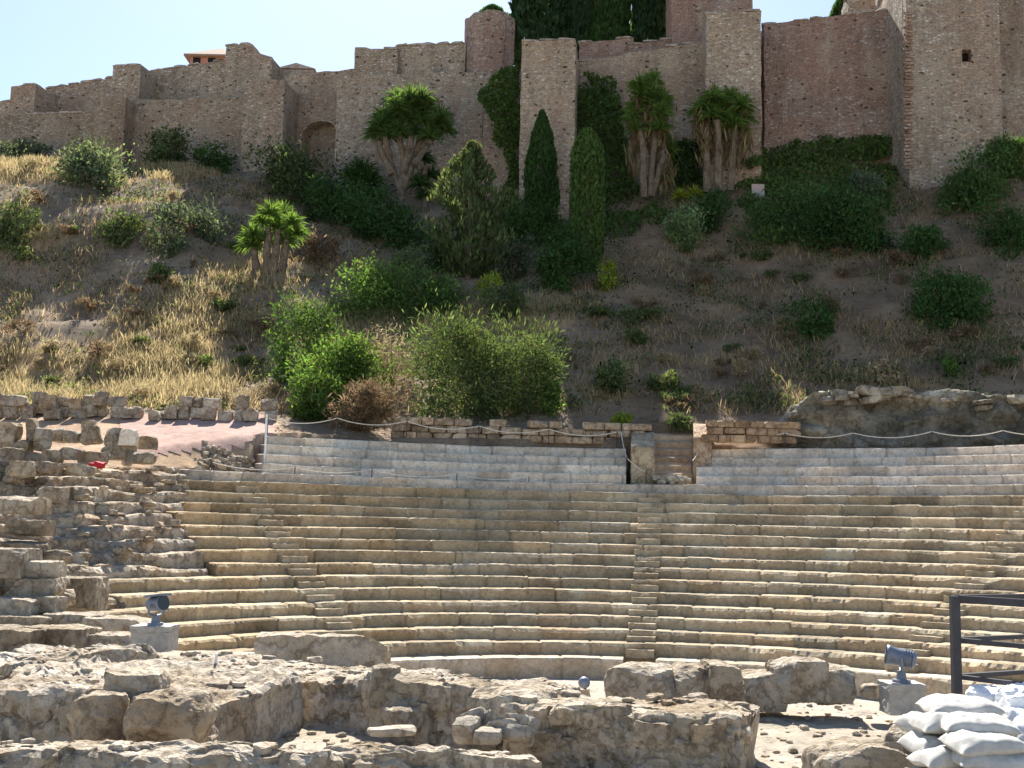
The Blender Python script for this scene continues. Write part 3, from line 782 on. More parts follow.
def lobes_points(rng, w, h, d, n, k=9, flat=.0):
    """points near the surfaces of several overlapping lobes filling a w x d x h mound on z=0"""
    L = []
    for i in range(k):
        a = rng.uniform(0, 6.28); r = math.sqrt(rng.random()) * .33
        zc = rng.uniform(.02, .68); rr = rng.uniform(.13, .3) * (1.15 - .35 * abs(zc - .4))
        L.append((r * math.cos(a) * w, r * math.sin(a) * d, zc * h, rr))
    P, D = [], []
    per = n // k + 1; TN = []
    for (x, y, z, rr) in L:
        u = rng.normal(0, 1, (per, 3)); u /= np.linalg.norm(u, axis=1, keepdims=True)
        q = rng.random((per, 1)) ** .45 * (1 + .16 * rng.normal(0, 1, (per, 1)))
        TN.append(np.full((per, 1), rng.uniform(.68, 1.3))); P.append(np.array([x, y, z]) + u * q * rr * np.array([w, d, h * 1.05])); D.append(u)
    P = np.concatenate(P); D = np.concatenate(D); ok = P[:, 2] > -.12 * h
    lobes_points.tone = np.concatenate(TN)[ok]; return P[ok], D[ok]

GREEN = {'green': (1, 1, 1), 'bright': (1.22, 1.2, 1.0), 'dark': (.62, .72, .75), 'ink': (.5, .55, .85), 'grey': (1.3, .98, 2.0), 'olive': (1.15, .9, 1.3), 'pale': (1.9, 1.55, 2.3), 'brown': (.52, .44, .42), 'straw': (.9, .86, .8), 'tam': (.95, .8, 1.1), 'yellow': (2.6, 1.9, .8)}

def stem_mb(rng, h, w, k=5, r=.04):
    m = MB()
    for i in range(k):
        a = rng.uniform(0, 6.28); e = np.array([math.cos(a) * w * .2, math.sin(a) * w * .2, h * .55])
        pts = np.array([[0, 0, -.3], e * np.array([.25, .25, .4]), e]); m.add(*tube(pts, [r, r * .7, r * .3], 5))
    return m

def shift(m, p):
    m.V = [v + np.asarray(p) for v in m.V]; return m

def bush(name, label, px, py, wpx, hpx, style, cat='shrub', n=2600, leaf=.2, k=9, asp=.42, spread=.9, cvar=.25, group=None, Y=None, seed=0, dep=.8, second=None):
    rng = np.random.default_rng(seed + int(px * 7 + py * 3)); p = hit(px, py) if Y is None else at(px, py, Y)
    s = p[1] / F; w, h = wpx * s * 1.2, hpx * s * 1.14; d = w * dep
    root = empty(name, p, label, cat, group); m = MB()
    n = int(n * 1.5); leaf = leaf * 1.12; k = int(k * 1.7); P, D = lobes_points(rng, w, h, d, n, k); leaf_quads(P, D + np.array([0, 0, .35]), leaf, rng, asp, np.array([GREEN[style]]) * lobes_points.tone, cvar, m, spread)
    if second:
        P, D = lobes_points(rng, w * .98, h * 1.03, d * .98, int(n * second[1]), k); leaf_quads(P, D, leaf * second[2], rng, .6, GREEN[second[0]] if isinstance(second[0], str) else second[0], .15, m, spread)
    for a in m.V: a[:, 2] += np.clip(hill_z(a[:, 0] + p[0], a[:, 1] + p[1]) - hill_z(p[:1], p[1:2]), -.6 * h, .5 * h) * (1 if Y is None else 0)
    shift(m, p).build('foliage', M['grass' if style in ('brown', 'straw') else 'leaf'], root)
    shift(stem_mb(rng, h, w), p).build('stems', M['bark'], root)
    return root

def cypress(label, px, py, wpx, hpx, style, Y=None, n=5200, ragged=.12, taper=1.0, seed=0, leaf=.2, edge=None):
    rng = np.random.default_rng(seed + int(px)); p = hit(px, py) if Y is None else at(px, py, Y); s = p[1] / F; w, h = wpx * s, hpx * s
    root = empty('cypress_tree', p, label, 'tree'); m = MB()
    t = rng.random(n); a = rng.uniform(0, 6.28, n)
    prof = np.minimum(1, .35 + (t / .18) ** .7) * np.clip((1 - t) * (2.3 if taper > .9 else 5.5), 0, 1) ** (.62 if taper > .9 else .5)
    cl = fbm(np.stack([np.cos(a) * 1.5, np.sin(a) * 1.5, t * h * .8], 1), seed + 3, 3)
    r = w / 2 * prof * (.45 + .55 * rng.random(n) ** .35) * (1 + (cl - .5) * ragged * 4)
    C = np.stack([r * np.cos(a), r * np.sin(a), t * h * .98 + .2], 1); D = np.stack([np.cos(a) * .4, np.sin(a) * .4, np.full(n, 1.3)], 1)
    leaf_quads(C, D, leaf, rng, .4, GREEN[style], .3, m, .35)
    shift(m, p).build('crown', M['leaf'], root)
    mt = MB(); mt.add(*tube([[0, 0, -.5], [0, 0, h * .3], [0, 0, h * .8]], [.22, .17, .05], 7)); shift(mt, p).build('trunk', M['bark'], root)
    return root

def sword(m, c, n, L, rng, col, up=.15, w=.09, droop=.25):
    """rosette of sword leaves"""
    a = rng.uniform(0, 6.28, n); e = np.arcsin(np.clip(rng.uniform(-.45 + up, 1, n), -1, 1)); l = L * rng.uniform(.65, 1.1, n)
    D = np.stack([np.cos(a) * np.cos(e), np.sin(a) * np.cos(e), np.sin(e)], 1)
    side = np.cross(D, rng.normal(0, 1, (n, 3))); side /= np.linalg.norm(side, axis=1, keepdims=True)
    b = c + D * .08; mid = c + D * l[:, None] * .55; tip = c + D * l[:, None] - np.array([0, 0, 1]) * (l * droop * np.cos(e))[:, None]
    V = np.stack([b + side * w * .4, b - side * w * .4, mid - side * w * .5, mid + side * w * .5, tip], 1).reshape(-1, 3)
    k = np.arange(n) * 5; Q = np.stack([k, k + 1, k + 2, k + 3], 1); T = np.stack([k + 3, k + 2, k + 4], 1)
    t = np.clip(1 + rng.normal(0, .25, (n, 1)), .3, 2) * np.asarray(col); m.add(V, Q, T, col=np.repeat(t, 5, 0))

def yucca(label, px, py, heads, trunks, Lpx, style='green', Y=None, seed=0, n=150, skirt=0, tr=.17, name='yucca_tree', wd=.09):
    """heads: (px, py) rosette centres; trunks: polylines of (px, py)"""
    rng = np.random.default_rng(seed + int(px)); p = hit(px, py) if Y is None else at(px, py, Y); s = p[1] / F; root = empty(name, p, label, 'tree')
    m = MB()
    for (hx, hy) in heads:
        c = at(hx, hy, p[1] + rng.uniform(-.9, .9)); sword(m, c, n, Lpx * s, rng, GREEN[style], w=wd)
    m.build('crown', M['leaf'], root)
    mt = MB()
    for tk in trunks:
        oy = rng.uniform(-.5, .5, len(tk)); oy[0] = 0
        pts = np.array([at(x, y, p[1] + o) for (x, y), o in zip(tk, oy)]); pts[0, 2] -= .5
        # resample
        q = np.concatenate([pts[i] + (pts[i + 1] - pts[i]) * np.linspace(0, 1, 6)[:-1, None] for i in range(len(pts) - 1)] + [pts[-1:]])
        q = q + rng.normal(0, .04, q.shape); mt.add(*tube(q, np.linspace(tr * 1.5, tr, len(q)) * rng.uniform(.9, 1.1, len(q)), 8))
    mt.build('trunk', M['bark'], root)
    if skirt:
        ms = MB()
        for (hx, hy) in heads:
            for j in range(4):
                c = at(hx + rng.normal(0, 3), hy + 8 + j * skirt / 5, p[1] + rng.uniform(-.3, .5)); k = 20
                D = np.tile([0, -.15, -1.0], (k, 1)); leaf_quads(c + rng.normal(0, .22, (k, 3)), D, Lpx * s * .8, rng, .12, (.6, .54, .48), .3, ms, .3)
        ms.build('dead_leaves', M['grass'], root)
    return root

def ivy(label, poly, Yf, style, n, leaf=.26, thick=.5, name='ivy', seed=0, ragged=14, dens=None):
    """creeper hanging on a wall: leaves over an image-outlined patch of the wall face at distance Yf(px)"""
    rng = np.random.default_rng(seed); poly = np.array(poly, float); lo, hi = poly.min(0), poly.max(0)
    C = []
    while len(C) < n:
        q = rng.uniform(lo, hi, (4000, 2)); jit = (fbm(np.concatenate([q / ragged, q[:, :1] * 0], 1), seed, 3) - .5)[:, None] * ragged * 1.6
        qq = q + jit; inside = np.zeros(len(q), bool); j = len(poly) - 1
        for i in range(len(poly)):
            xi, yi = poly[i]; xj, yj = poly[j]
            inside ^= ((yi > qq[:, 1]) != (yj > qq[:, 1])) & (qq[:, 0] < (xj - xi) * (qq[:, 1] - yi) / (yj - yi + 1e-9) + xi); j = i
        C += list(q[inside])
    C = np.array(C[:n]); bulge = fbm(np.concatenate([C / 9, C[:, :1] * 0], 1), seed + 7, 3)
    P = np.array([at(x, y, Yf(x, y)) for x, y in C]); P[:, 1] -= bulge * thick * 2.2 * rng.random(n) ** .5
    m = MB(); leaf_quads(P, np.tile([0, -.6, .2], (n, 1)), leaf, rng, .75, GREEN[style], .28, m, .7)
    o = m.build(name, M['leaf']); return tag(o, label, 'ivy')

def mound(label, px, py, wpx, hpx, style, n=3000, leaf=.22, k=12, cat='shrub', seed=0, name='shrub', **kw):
    return bush(name, label, px, py, wpx, hpx, style, cat, n, leaf, k, seed=seed, **kw)

def build_plants():
    # cypresses on the slope
    cypress('slender dark cypress left of the bluntly clipped one', 540, 236, 34, 132, 'dark', seed=1, n=9000, leaf=.3, ragged=.22)
    cypress('bluntly clipped columnar cypress standing lowest on the slope', 586, 272, 36, 148, 'green', seed=2, n=9500, taper=.5, ragged=.05, leaf=.27)
    # ragged conifer
    cypress('ragged broad conifer with a bare leaning tip below the ivy', 468, 278, 60, 142, 'olive', seed=3, n=8000, ragged=1.0, leaf=.36)
    # cypresses behind the walls
    for px, py, wp, hp, lab, st, rg in ((491, 60, 44, 56, 'small dark round-headed tree behind the worn red tower', 'dark', .3), (536, 70, 60, 190, 'biggest dark cypress behind the wall, right of the worn red tower', 'ink', .25), (578, 70, 32, 160, 'narrow dark cypress behind the wall between two wider ones', 'ink', .2),
                                        (606, 70, 46, 190, 'olive-toned cypress behind the low stepped red wall', 'dark', .2), (652, 70, 46, 200, 'wide dark cypress behind the wall just left of the tall red tower', 'ink', .25), (845, 40, 24, 48, 'small dark treetop peeping over the broad reddish wall', 'dark', .4)):
        cypress(lab, px, py, wp, hp, st, Y=101, n=20000, ragged=rg, seed=int(px), leaf=.55)
    # tree yuccas
    H = [(384, 118), (398, 108), (412, 104), (426, 108), (440, 118), (392, 124), (408, 120), (424, 122), (436, 126), (418, 112), (380, 126), (402, 114), (376, 134), (388, 136), (400, 132), (416, 134), (430, 136), (444, 130), (410, 98), (422, 99), (396, 100)]
    yucca('tall branching yucca tree with broad flat green crown before the wall', 401, 214, H, [[(400, 216), (401, 190), (392, 168), (384, 134)], [(401, 192), (404, 160), (398, 128)], [(402, 186), (414, 158), (424, 128)], [(414, 160), (428, 144), (438, 130)], [(404, 165), (411, 140), (412, 126)], [(392, 168), (380, 150), (378, 134)]], 20, 'green', seed=4, tr=.2, n=170)
    H = [(252, 236), (262, 222), (270, 214), (282, 214), (292, 224), (296, 234), (278, 228), (264, 240), (285, 242), (250, 246)]
    yucca('short bright green yucca clump low on the left slope', 268, 272, H, [[(258, 276), (254, 244)], [(266, 276), (268, 226)], [(280, 276), (288, 232)], [(272, 276), (278, 230)]], 19, 'bright', seed=5, tr=.2, n=150)
    H = [(640, 96), (650, 92), (658, 100), (636, 108), (662, 112), (648, 106), (660, 128), (664, 142), (654, 120), (634, 118), (640, 86), (652, 82), (662, 100), (638, 130), (668, 152)]
    yucca('shaggy tall yucca with pale dead leaves beside the right ivy', 648, 186, H, [[(644, 190), (642, 140), (640, 104)], [(650, 190), (654, 140), (654, 106)], [(652, 190), (662, 160), (664, 140)]], 18, 'bright', seed=6, skirt=52, tr=.17, n=170)
    H = [(706, 106), (716, 104), (726, 106), (736, 112), (742, 118), (712, 116), (724, 118), (734, 124), (704, 120), (700, 112), (714, 98), (730, 98), (742, 106), (708, 128), (738, 132)]
    yucca('thick yucca with a skirt of dry leaves below the pale grey tower', 720, 180, H, [[(708, 184), (706, 130)], [(718, 184), (718, 120)], [(730, 184), (736, 128)]], 19, 'bright', seed=7, skirt=44, tr=.2, n=170)
    yucca('dark low yucca rosette left of the tall branching yucca', 362, 206, [(362, 172), (354, 180), (370, 182), (362, 190)], [[(362, 210), (362, 180)]], 24, 'dark', seed=8, n=200)
    yucca('dark spiky yucca rosette right behind the tall branching yucca trunk', 424, 212, [(424, 160), (430, 176), (420, 184), (426, 196)], [[(424, 215), (425, 165)]], 18, 'dark', seed=9, n=150)
    # left shrubs
    mound('big grey-green oleander bush on the crest at the far left', 96, 184, 72, 48, 'grey', 2600, .28, second=((5, 3.6, 9), .1, .5), seed=1)
    mound('feathery pale green shrub against the outer wall', 168, 160, 44, 44, 'olive', 1700, .3, seed=2)
    mound('dark round shrub at the foot of the broad grey tower', 212, 162, 40, 34, 'dark', 1300, .26, seed=3)
    mound('dull grey shrub at the left edge below the outer wall', 22, 160, 56, 26, 'grey', 1300, .26, seed=4)
    mound('light green airy shrub below the blind arch', 296, 200, 84, 66, 'olive', 3000, .3, seed=5, cvar=.35)
    mound('yellowish airy sapling in front of the blind arch', 300, 158, 34, 34, 'olive', 800, .28, seed=55, cvar=.35)
    mound('dark green thicket under the blind arch, right of the airy shrub', 335, 225, 62, 56, 'dark', 2400, .27, seed=6)
    mound('dark thicket at the foot of the tall branching yucca', 382, 240, 90, 52, 'dark', 2800, .27, seed=7)
    mound('scrubby olive bush on the middle of the left slope', 118, 244, 44, 30, 'olive', 800, .25, seed=8)
    mound('wide straggling olive bush right of the scrubby one on the left slope', 164, 250, 50, 54, 'grey', 1000, .25, seed=9, cvar=.35)
    mound('small olive shrub on the left slope near the bare rock', 205, 236, 40, 34, 'grey', 900, .24, seed=10)
    mound('low olive shrub at the left edge of the slope', 14, 242, 44, 42, 'olive', 1200, .24, seed=11)
    mound('thin brownish shrub beside the bright yucca clump', 318, 262, 44, 32, 'brown', 900, .24, seed=12)
    mound('small green shrub on bare earth at the left of the slope', 160, 282, 26, 22, 'olive', 500, .22, seed=13)
    # green middle
    mound('rounded bright green vine heap above the dry grass, left one', 374, 312, 74, 48, 'bright', 3400, .2, seed=14)
    mound('rounded green vine heap above the dry grass, right one', 426, 314, 70, 42, 'green', 3200, .2, seed=15)
    mound('green vine bank left of the brightest vine slope', 302, 378, 66, 86, 'green', 3600, .2, seed=16)
    mound('brightest green vine slope left of the dead brush', 338, 402, 86, 82, 'bright', 5200, .2, seed=17)
    mound('lower tongue of green vine reaching the path', 312, 422, 44, 62, 'bright', 2400, .19, seed=18)
    bush('tamarisk_bush', 'great grey-green feathery bush standing over the retaining wall', 466, 424, 122, 112, 'tam', 'bush', 8000, .26, 13, asp=.2, spread=.5, seed=19, cvar=.3, Y=56.6)
    bush('tamarisk_bush', 'right-hand grey-green feathery bush crowding the great one', 522, 424, 82, 100, 'tam', 'bush', 4200, .26, 9, asp=.2, spread=.5, seed=20, cvar=.3, Y=57)
    mound('bright young shoots at the foot of the right feathery bush', 551, 415, 22, 40, 'bright', 700, .2, seed=21)
    bush('dead_brush', 'heap of dead brown brush beside the great feathery bush', 368, 426, 66, 50, 'brown', 'brush', 3400, .26, 9, asp=.16, spread=1.2, seed=22, Y=53.2)
    bush('dead_brush', 'dead straw-brown brush above the brown heap', 392, 384, 62, 60, 'straw', 'brush', 2200, .26, 8, asp=.12, spread=1.2, seed=23)
    mound('dark bush at the foot of the ragged conifer', 452, 268, 60, 40, 'dark', 1900, .24, seed=24)
    mound('pale green bush with small leaves below the ragged conifer', 512, 282, 42, 42, 'grey', 1500, .2, seed=25)
    mound('pale flowering bush between the vine heaps', 410, 276, 46, 34, 'pale', 1300, .19, seed=26)
    mound('dark green undergrowth below the slender cypress', 520, 240, 70, 46, 'green', 2600, .24, seed=27)
    mound('dark green bank between the two slope cypresses', 562, 290, 66, 60, 'dark', 2800, .24, seed=28)
    mound('light green sapling above the right feathery bush', 504, 322, 44, 40, 'olive', 1100, .22, seed=29)
    mound('yellow-leaved young plant above the light sapling', 490, 296, 24, 24, 'yellow', 350, .22, seed=30)
    mound('yellow-green sapling alone on the dark right slope', 607, 290, 22, 34, 'yellow', 420, .2, seed=31)
    mound('white-flowering airy shrub below the aloe', 684, 246, 44, 44, 'pale', 1700, .2, seed=32, second=((6, 4.4, 11), .12, .5))
    yucca('aloe with yellow flower heads above the white-flowering shrub', 688, 206, [(680, 196), (694, 194), (702, 200)], [[(690, 208), (690, 196)]], 13, 'yellow', seed=33, name='aloe', n=90, tr=.08)
    mound('dark bush right of the white-flowering shrub', 712, 226, 44, 40, 'dark', 1500, .22, seed=34)
    # right slope
    mound('green scrub heap left of the largest one on the right slope', 792, 232, 96, 40, 'green', 3800, .23, seed=35)
    mound('largest green scrub heap on the right slope', 842, 248, 92, 66, 'dark', 4600, .23, seed=36, cvar=.35)
    mound('pale-topped shrub on the ivy slope below the great tower', 866, 176, 34, 34, 'grey', 900, .22, seed=37)
    mound('bright green scrub right of the great tower foot', 976, 204, 70, 46, 'green', 3400, .24, seed=38)
    mound('green creeper bush at the upper right edge', 1014, 152, 56, 46, 'green', 2600, .26, seed=39)
    mound('dark green thicket on the right slope above the rock', 948, 316, 76, 46, 'dark', 3400, .22, seed=40)
    mound('olive scrub below the bright green scrub on the right', 928, 258, 52, 36, 'dark', 1600, .22, seed=41)
    mound('small lone green shrub above the rock outcrop', 951, 378, 18, 22, 'bright', 420, .17, seed=42)
    mound('straw-coloured weed tuft above the rock, near its left end', 888, 382, 40, 22, 'straw', 500, .22, seed=43)
    mound('low dark shrub at the right edge of the slope', 1010, 250, 60, 50, 'dark', 1900, .22, seed=44)
    mound('dark low scrub in the middle of the shaded right slope', 815, 335, 56, 30, 'dark', 1200, .2, seed=45)
    mound('yellow-green tuft at the head of the steps', 622, 428, 26, 14, 'yellow', 420, .17, seed=46)
    mound('grassy olive tuft above the stone steps', 680, 424, 24, 12, 'olive', 360, .17, seed=47)
    mound('weedy bush in the sun patch right of the feathery bush', 610, 392, 44, 34, 'olive', 800, .2, seed=48, cvar=.4)
    # ivy on the walls and slopes
    ivy('sheet of dark ivy hanging left of the tall pale grey tower', [(484, 76), (522, 66), (522, 180), (512, 240), (500, 236), (504, 170), (490, 120), (478, 98)], lambda x, y: 87.3 if y < 190 else 85.5, 'green', 5200, seed=1)
    ivy('sheet of ivy hanging right of the tall pale grey tower', [(590, 74), (616, 80), (624, 120), (634, 190), (574, 196), (574, 110)], lambda x, y: 87.6 - max(0, (y - 150) * .03), 'green', 6000, seed=2)
    for lab, poly, st, n, sd in (('carpet of dark ivy below the broad reddish wall', [(768, 150), (830, 136), (905, 136), (916, 165), (895, 200), (880, 236), (800, 236), (748, 216), (735, 190)], 'green', 10500, 3),
                                 ('ivy covering the slope under the right ivy sheet', [(500, 192), (560, 184), (640, 186), (672, 186), (660, 222), (600, 250), (500, 232)], 'green', 5600, 4),
                                 ('dark ivy between the shaggy yucca and the thick yucca', [(660, 150), (704, 140), (704, 190), (664, 196)], 'dark', 1900, 5)):
        rng = np.random.default_rng(sd); poly = np.array(poly, float); lo, hi = poly.min(0), poly.max(0); C = np.zeros((0, 2))
        while len(C) < n:
            q = rng.uniform(lo, hi, (6000, 2)); z0 = q[:, :1] * 0; e = np.concatenate([q / np.array([14, 9]), z0], 1)
            jx = q + np.stack([fbm(e, sd, 3) - .5, fbm(e + 9, sd, 3) - .5], 1) * np.array([46, 34]) + rng.normal(0, 2, q.shape)
            inside = np.zeros(len(q), bool); j = len(poly) - 1
            for i in range(len(poly)):
                inside ^= ((poly[i, 1] > jx[:, 1]) != (poly[j, 1] > jx[:, 1])) & (jx[:, 0] < (poly[j, 0] - poly[i, 0]) * (jx[:, 1] - poly[i, 1]) / (poly[j, 1] - poly[i, 1] + 1e-9) + poly[i, 0]); j = i
            C = np.concatenate([C, q[inside]])
        C = C[:n]; gx, gy = np.linspace(lo[0], hi[0], 40), np.linspace(lo[1], hi[1], 30)   # depth of the slope on a lattice
        G = np.array([[hit(a, b, 60, 86.3 if sd == 3 else None)[1] for b in gy] for a in gx])
        fx, fy = (C[:, 0] - lo[0]) / (hi[0] - lo[0]) * 38.999, (C[:, 1] - lo[1]) / (hi[1] - lo[1]) * 28.999; ix, iy = fx.astype(int), fy.astype(int); fx -= ix; fy -= iy
        Yd = G[ix, iy] * (1 - fx) * (1 - fy) + G[ix + 1, iy] * fx * (1 - fy) + G[ix, iy + 1] * (1 - fx) * fy + G[ix + 1, iy + 1] * fx * fy
        P = np.array([at(x, y, d) for (x, y), d in zip(C, Yd)]); P[:, 2] = hill_z(P[:, 0], P[:, 1]); miss = np.abs(to_px(P)[1] - C[:, 1]) > 5
        for i in np.nonzero(miss)[0]: P[i] = at(C[i, 0], C[i, 1], float(np.interp(C[i, 0], [500, 700, 704, 762, 768, 912], [85.5, 85.5, 83, 83, 86.4, 84.0])) - rng.random() * .35)
        lump = fbm(P / 1.2, sd, 3)
        P[:, 2] += np.where(miss, .2, 1.0) * lump * rng.random(n); m = MB(); leaf_quads(P, np.tile([0, -.4, .6], (n, 1)), .27, rng, .7, GREEN[st], .28, m, .8)
        tag(m.build('ivy', M['leaf']), lab, 'ivy')
build_plants()

def ground_cover():
    """grass and weeds nobody could count"""
    rng = np.random.default_rng(77)
    def scatter(n, dens, ymin, ymax, xmin=-80, xmax=1110):
        out = []; got = 0
        while got < n:
            px = rng.uniform(xmin, xmax, 20000); Y = ymin * (ymax / ymin) ** rng.random(20000)
            d = ray(512, 384); x = (px - 512) / F * Y; z = hill_z(x, Y); P = np.stack([x, Y, z], 1); ix, iy = to_px(P)
            k = rng.random(20000) < dens(ix, iy, P); out.append(P[k]); got += k.sum()
        return np.concatenate(out)[:n]
    def blades(P, h, wd, col, cvar, name, label, cat, lean=.35):
        n = len(P); H = h * rng.uniform(.4, 1.5, n); L = rng.normal(0, lean, (n, 2)) * H[:, None]; a = rng.uniform(0, 3.14, n); W = np.stack([np.cos(a), np.sin(a), a * 0], 1) * wd
        tip = P + np.stack([L[:, 0], L[:, 1], H], 1); base = P - np.array([0, 0, .05]); mid = base + (tip - base) * .55 + np.array([0, 0, .06])
        V = np.stack([base - W, base + W, mid + W * .7, mid - W * .7, tip], 1).reshape(-1, 3); k = np.arange(n) * 5
        t = np.clip(1 + rng.normal(0, cvar, (n, 1)), .25, 2.2) * np.asarray(col); m = MB()
        m.add(V, np.stack([k, k + 1, k + 2, k + 3], 1), np.stack([k + 3, k + 2, k + 4], 1), col=np.repeat(t, 5, 0))
        tag(m.build(name, M['grass']), label, cat, kind='stuff')
    patch = lambda P, s, sd: np.clip(fbm(P / s, sd, 4) * 3 - 1.1, 0, 1)
    P = scatter(40000, lambda x, y, P: golden(x, y) * patch(P, 2.5, 5) * (y < 418), 54, 92)
    blades(P, .42, .022, (1.0, .95, .85), .3, 'dry_grass', 'tall golden dry grass on the sunlit lower slope', 'grass')
    P = scatter(42000, lambda x, y, P: .9 * patch(P, 3, 15) * (y < 416) * (y > 140) * (1 - .6 * golden(x, y)), 54.5, 92)
    blades(P, .34, .026, (.85, .75, .66), .4, 'dry_weeds', 'brown dry weeds and stalks all over the slope', 'weeds', .6)
    P = scatter(42000, lambda x, y, P: patch(P, 2.2, 25) ** 2 * (y < 414) * (y > 140) * np.where(x > 560, 1, .55), 54.5, 90)
    m = MB(); leaf_quads(P + np.array([0, 0, .15]) + rng.normal(0, .12, P.shape), np.tile([0, 0, .8], (len(P), 1)), .2, rng, .5, (1.3, .92, 1.5), .4, m, .8)
    tag(m.build('undergrowth', M['leaf']), 'low green and grey undergrowth patching the dark slope', 'undergrowth', kind='stuff')
    def samp(r):
        while True:
            p, Y = r.uniform(-60, 1090), r.uniform(54, 90); x = (p - 512) / F * Y
            if r.random() < .5 + .5 * (p < 260): return x, Y
    scree('scree', 1300, samp, hill_z, .065, M['outcrop'], 'small stones lying scattered over the hillside', 15)
ground_cover()

def dry_shrubs():
    """small dry shrubs dotted over the slope, three kinds copied"""
    rng = np.random.default_rng(91)
    for kind, (st, lab, grp) in enumerate((('brown', 'small brown dry shrub dotted over the hillside', 'small brown dry shrubs on the hillside'), ('olive', 'small olive green shrub dotted over the hillside', 'small olive shrubs on the hillside'), ('straw', 'small straw-coloured tuft dotted over the hillside', 'small straw-coloured tufts on the hillside'))):
        protos = []
        for j in range(3):
            o = empty('small_shrub', (0, 0, 0), lab, 'shrub', grp); m = MB(); P, D = lobes_points(rng, 1.5, .75, 1.3, 620, 6)
            leaf_quads(P, D + np.array([0, 0, .6]), .17, rng, .22 if kind != 1 else .45, GREEN[st], .3, m, .8); m.build('foliage', M['leaf' if kind == 1 else 'grass'], o); shift(stem_mb(rng, .7, 1.2, 4, .02), (0, 0, 0)).build('stems', M['bark'], o); protos.append(o)
        k = 0; cnt = (46, 40, 34)[kind]
        while k < cnt:
            px, py = rng.uniform(-10, 1034), rng.uniform(200, 408)
            if 270 < px < 560 and py > 250: continue
            if fbm(np.array([[px / 60, py / 30, kind]]), 7 + kind, 3)[0] < .45: continue
            p = hit(px, py); sc = rng.uniform(.55, 1.5); o = protos[k % 3]
            if k < 3: o.location = p; o.scale = (sc,) * 3; o.rotation_euler = (0, 0, rng.random() * 6)
            else: copy_thing(o, p, rng.random() * 6, sc)
            k += 1
dry_shrubs()

# ------------------------------------------------------------------ terrace edge: walls, steps, rock
def block_thing(name, label, p, dim, seed, mat='block', rz=0.0, rough=.07, rnd=.14, n=7, group=None, cat='stone', t=1.0, tilt=0.0, facet=9):
    P, Q = rock(dim, seed, n, rough, rnd, facet=facet); P = rotz(rotx(P, tilt), rz) + np.asarray(p, float)
    m = MB(); m.add(P, Q, col=(t, t * .985, t * .96)); return tag(m.build(name, M[mat], smooth=n < 5), label, cat, group)

def stone_course(m, A, B, H, seed, bw=.7, bh=.4, depth=.6, jag=.3, rough=.06, tv=.16, base=(1, 1, 1)):
    """coursed blocks from A to B (x, y, z) up to height H"""
    rng = np.random.default_rng(seed); L = np.linalg.norm((B - A)[:2]); ang = math.atan2(B[1] - A[1], B[0] - A[0]); nc = max(1, round(H / bh))
    for c in range(nc):
        u = -rng.uniform(0, bw * .5)
        while u < L:
            w_ = bw * rng.uniform(.6, 1.45)
            if c == nc - 1 and rng.random() < jag: u += w_; continue
            P, Q = rock((w_ * .96, depth * rng.uniform(.85, 1.1), H / nc * .95), seed * 100 + int(rng.integers(1e5)), 5, rough, .06, facet=3)
            f = min(max((u + w_ / 2) / L, 0), 1); q = A + (B - A) * f; t = rng.normal(1, tv)
            P = rotz(P, ang + rng.normal(0, .03)) + np.array([q[0], q[1] + rng.normal(0, .03), q[2] + c * H / nc])
            m.add(P, Q, col=(base[0] * t, base[1] * t * .98, base[2] * t * .95)); u += w_

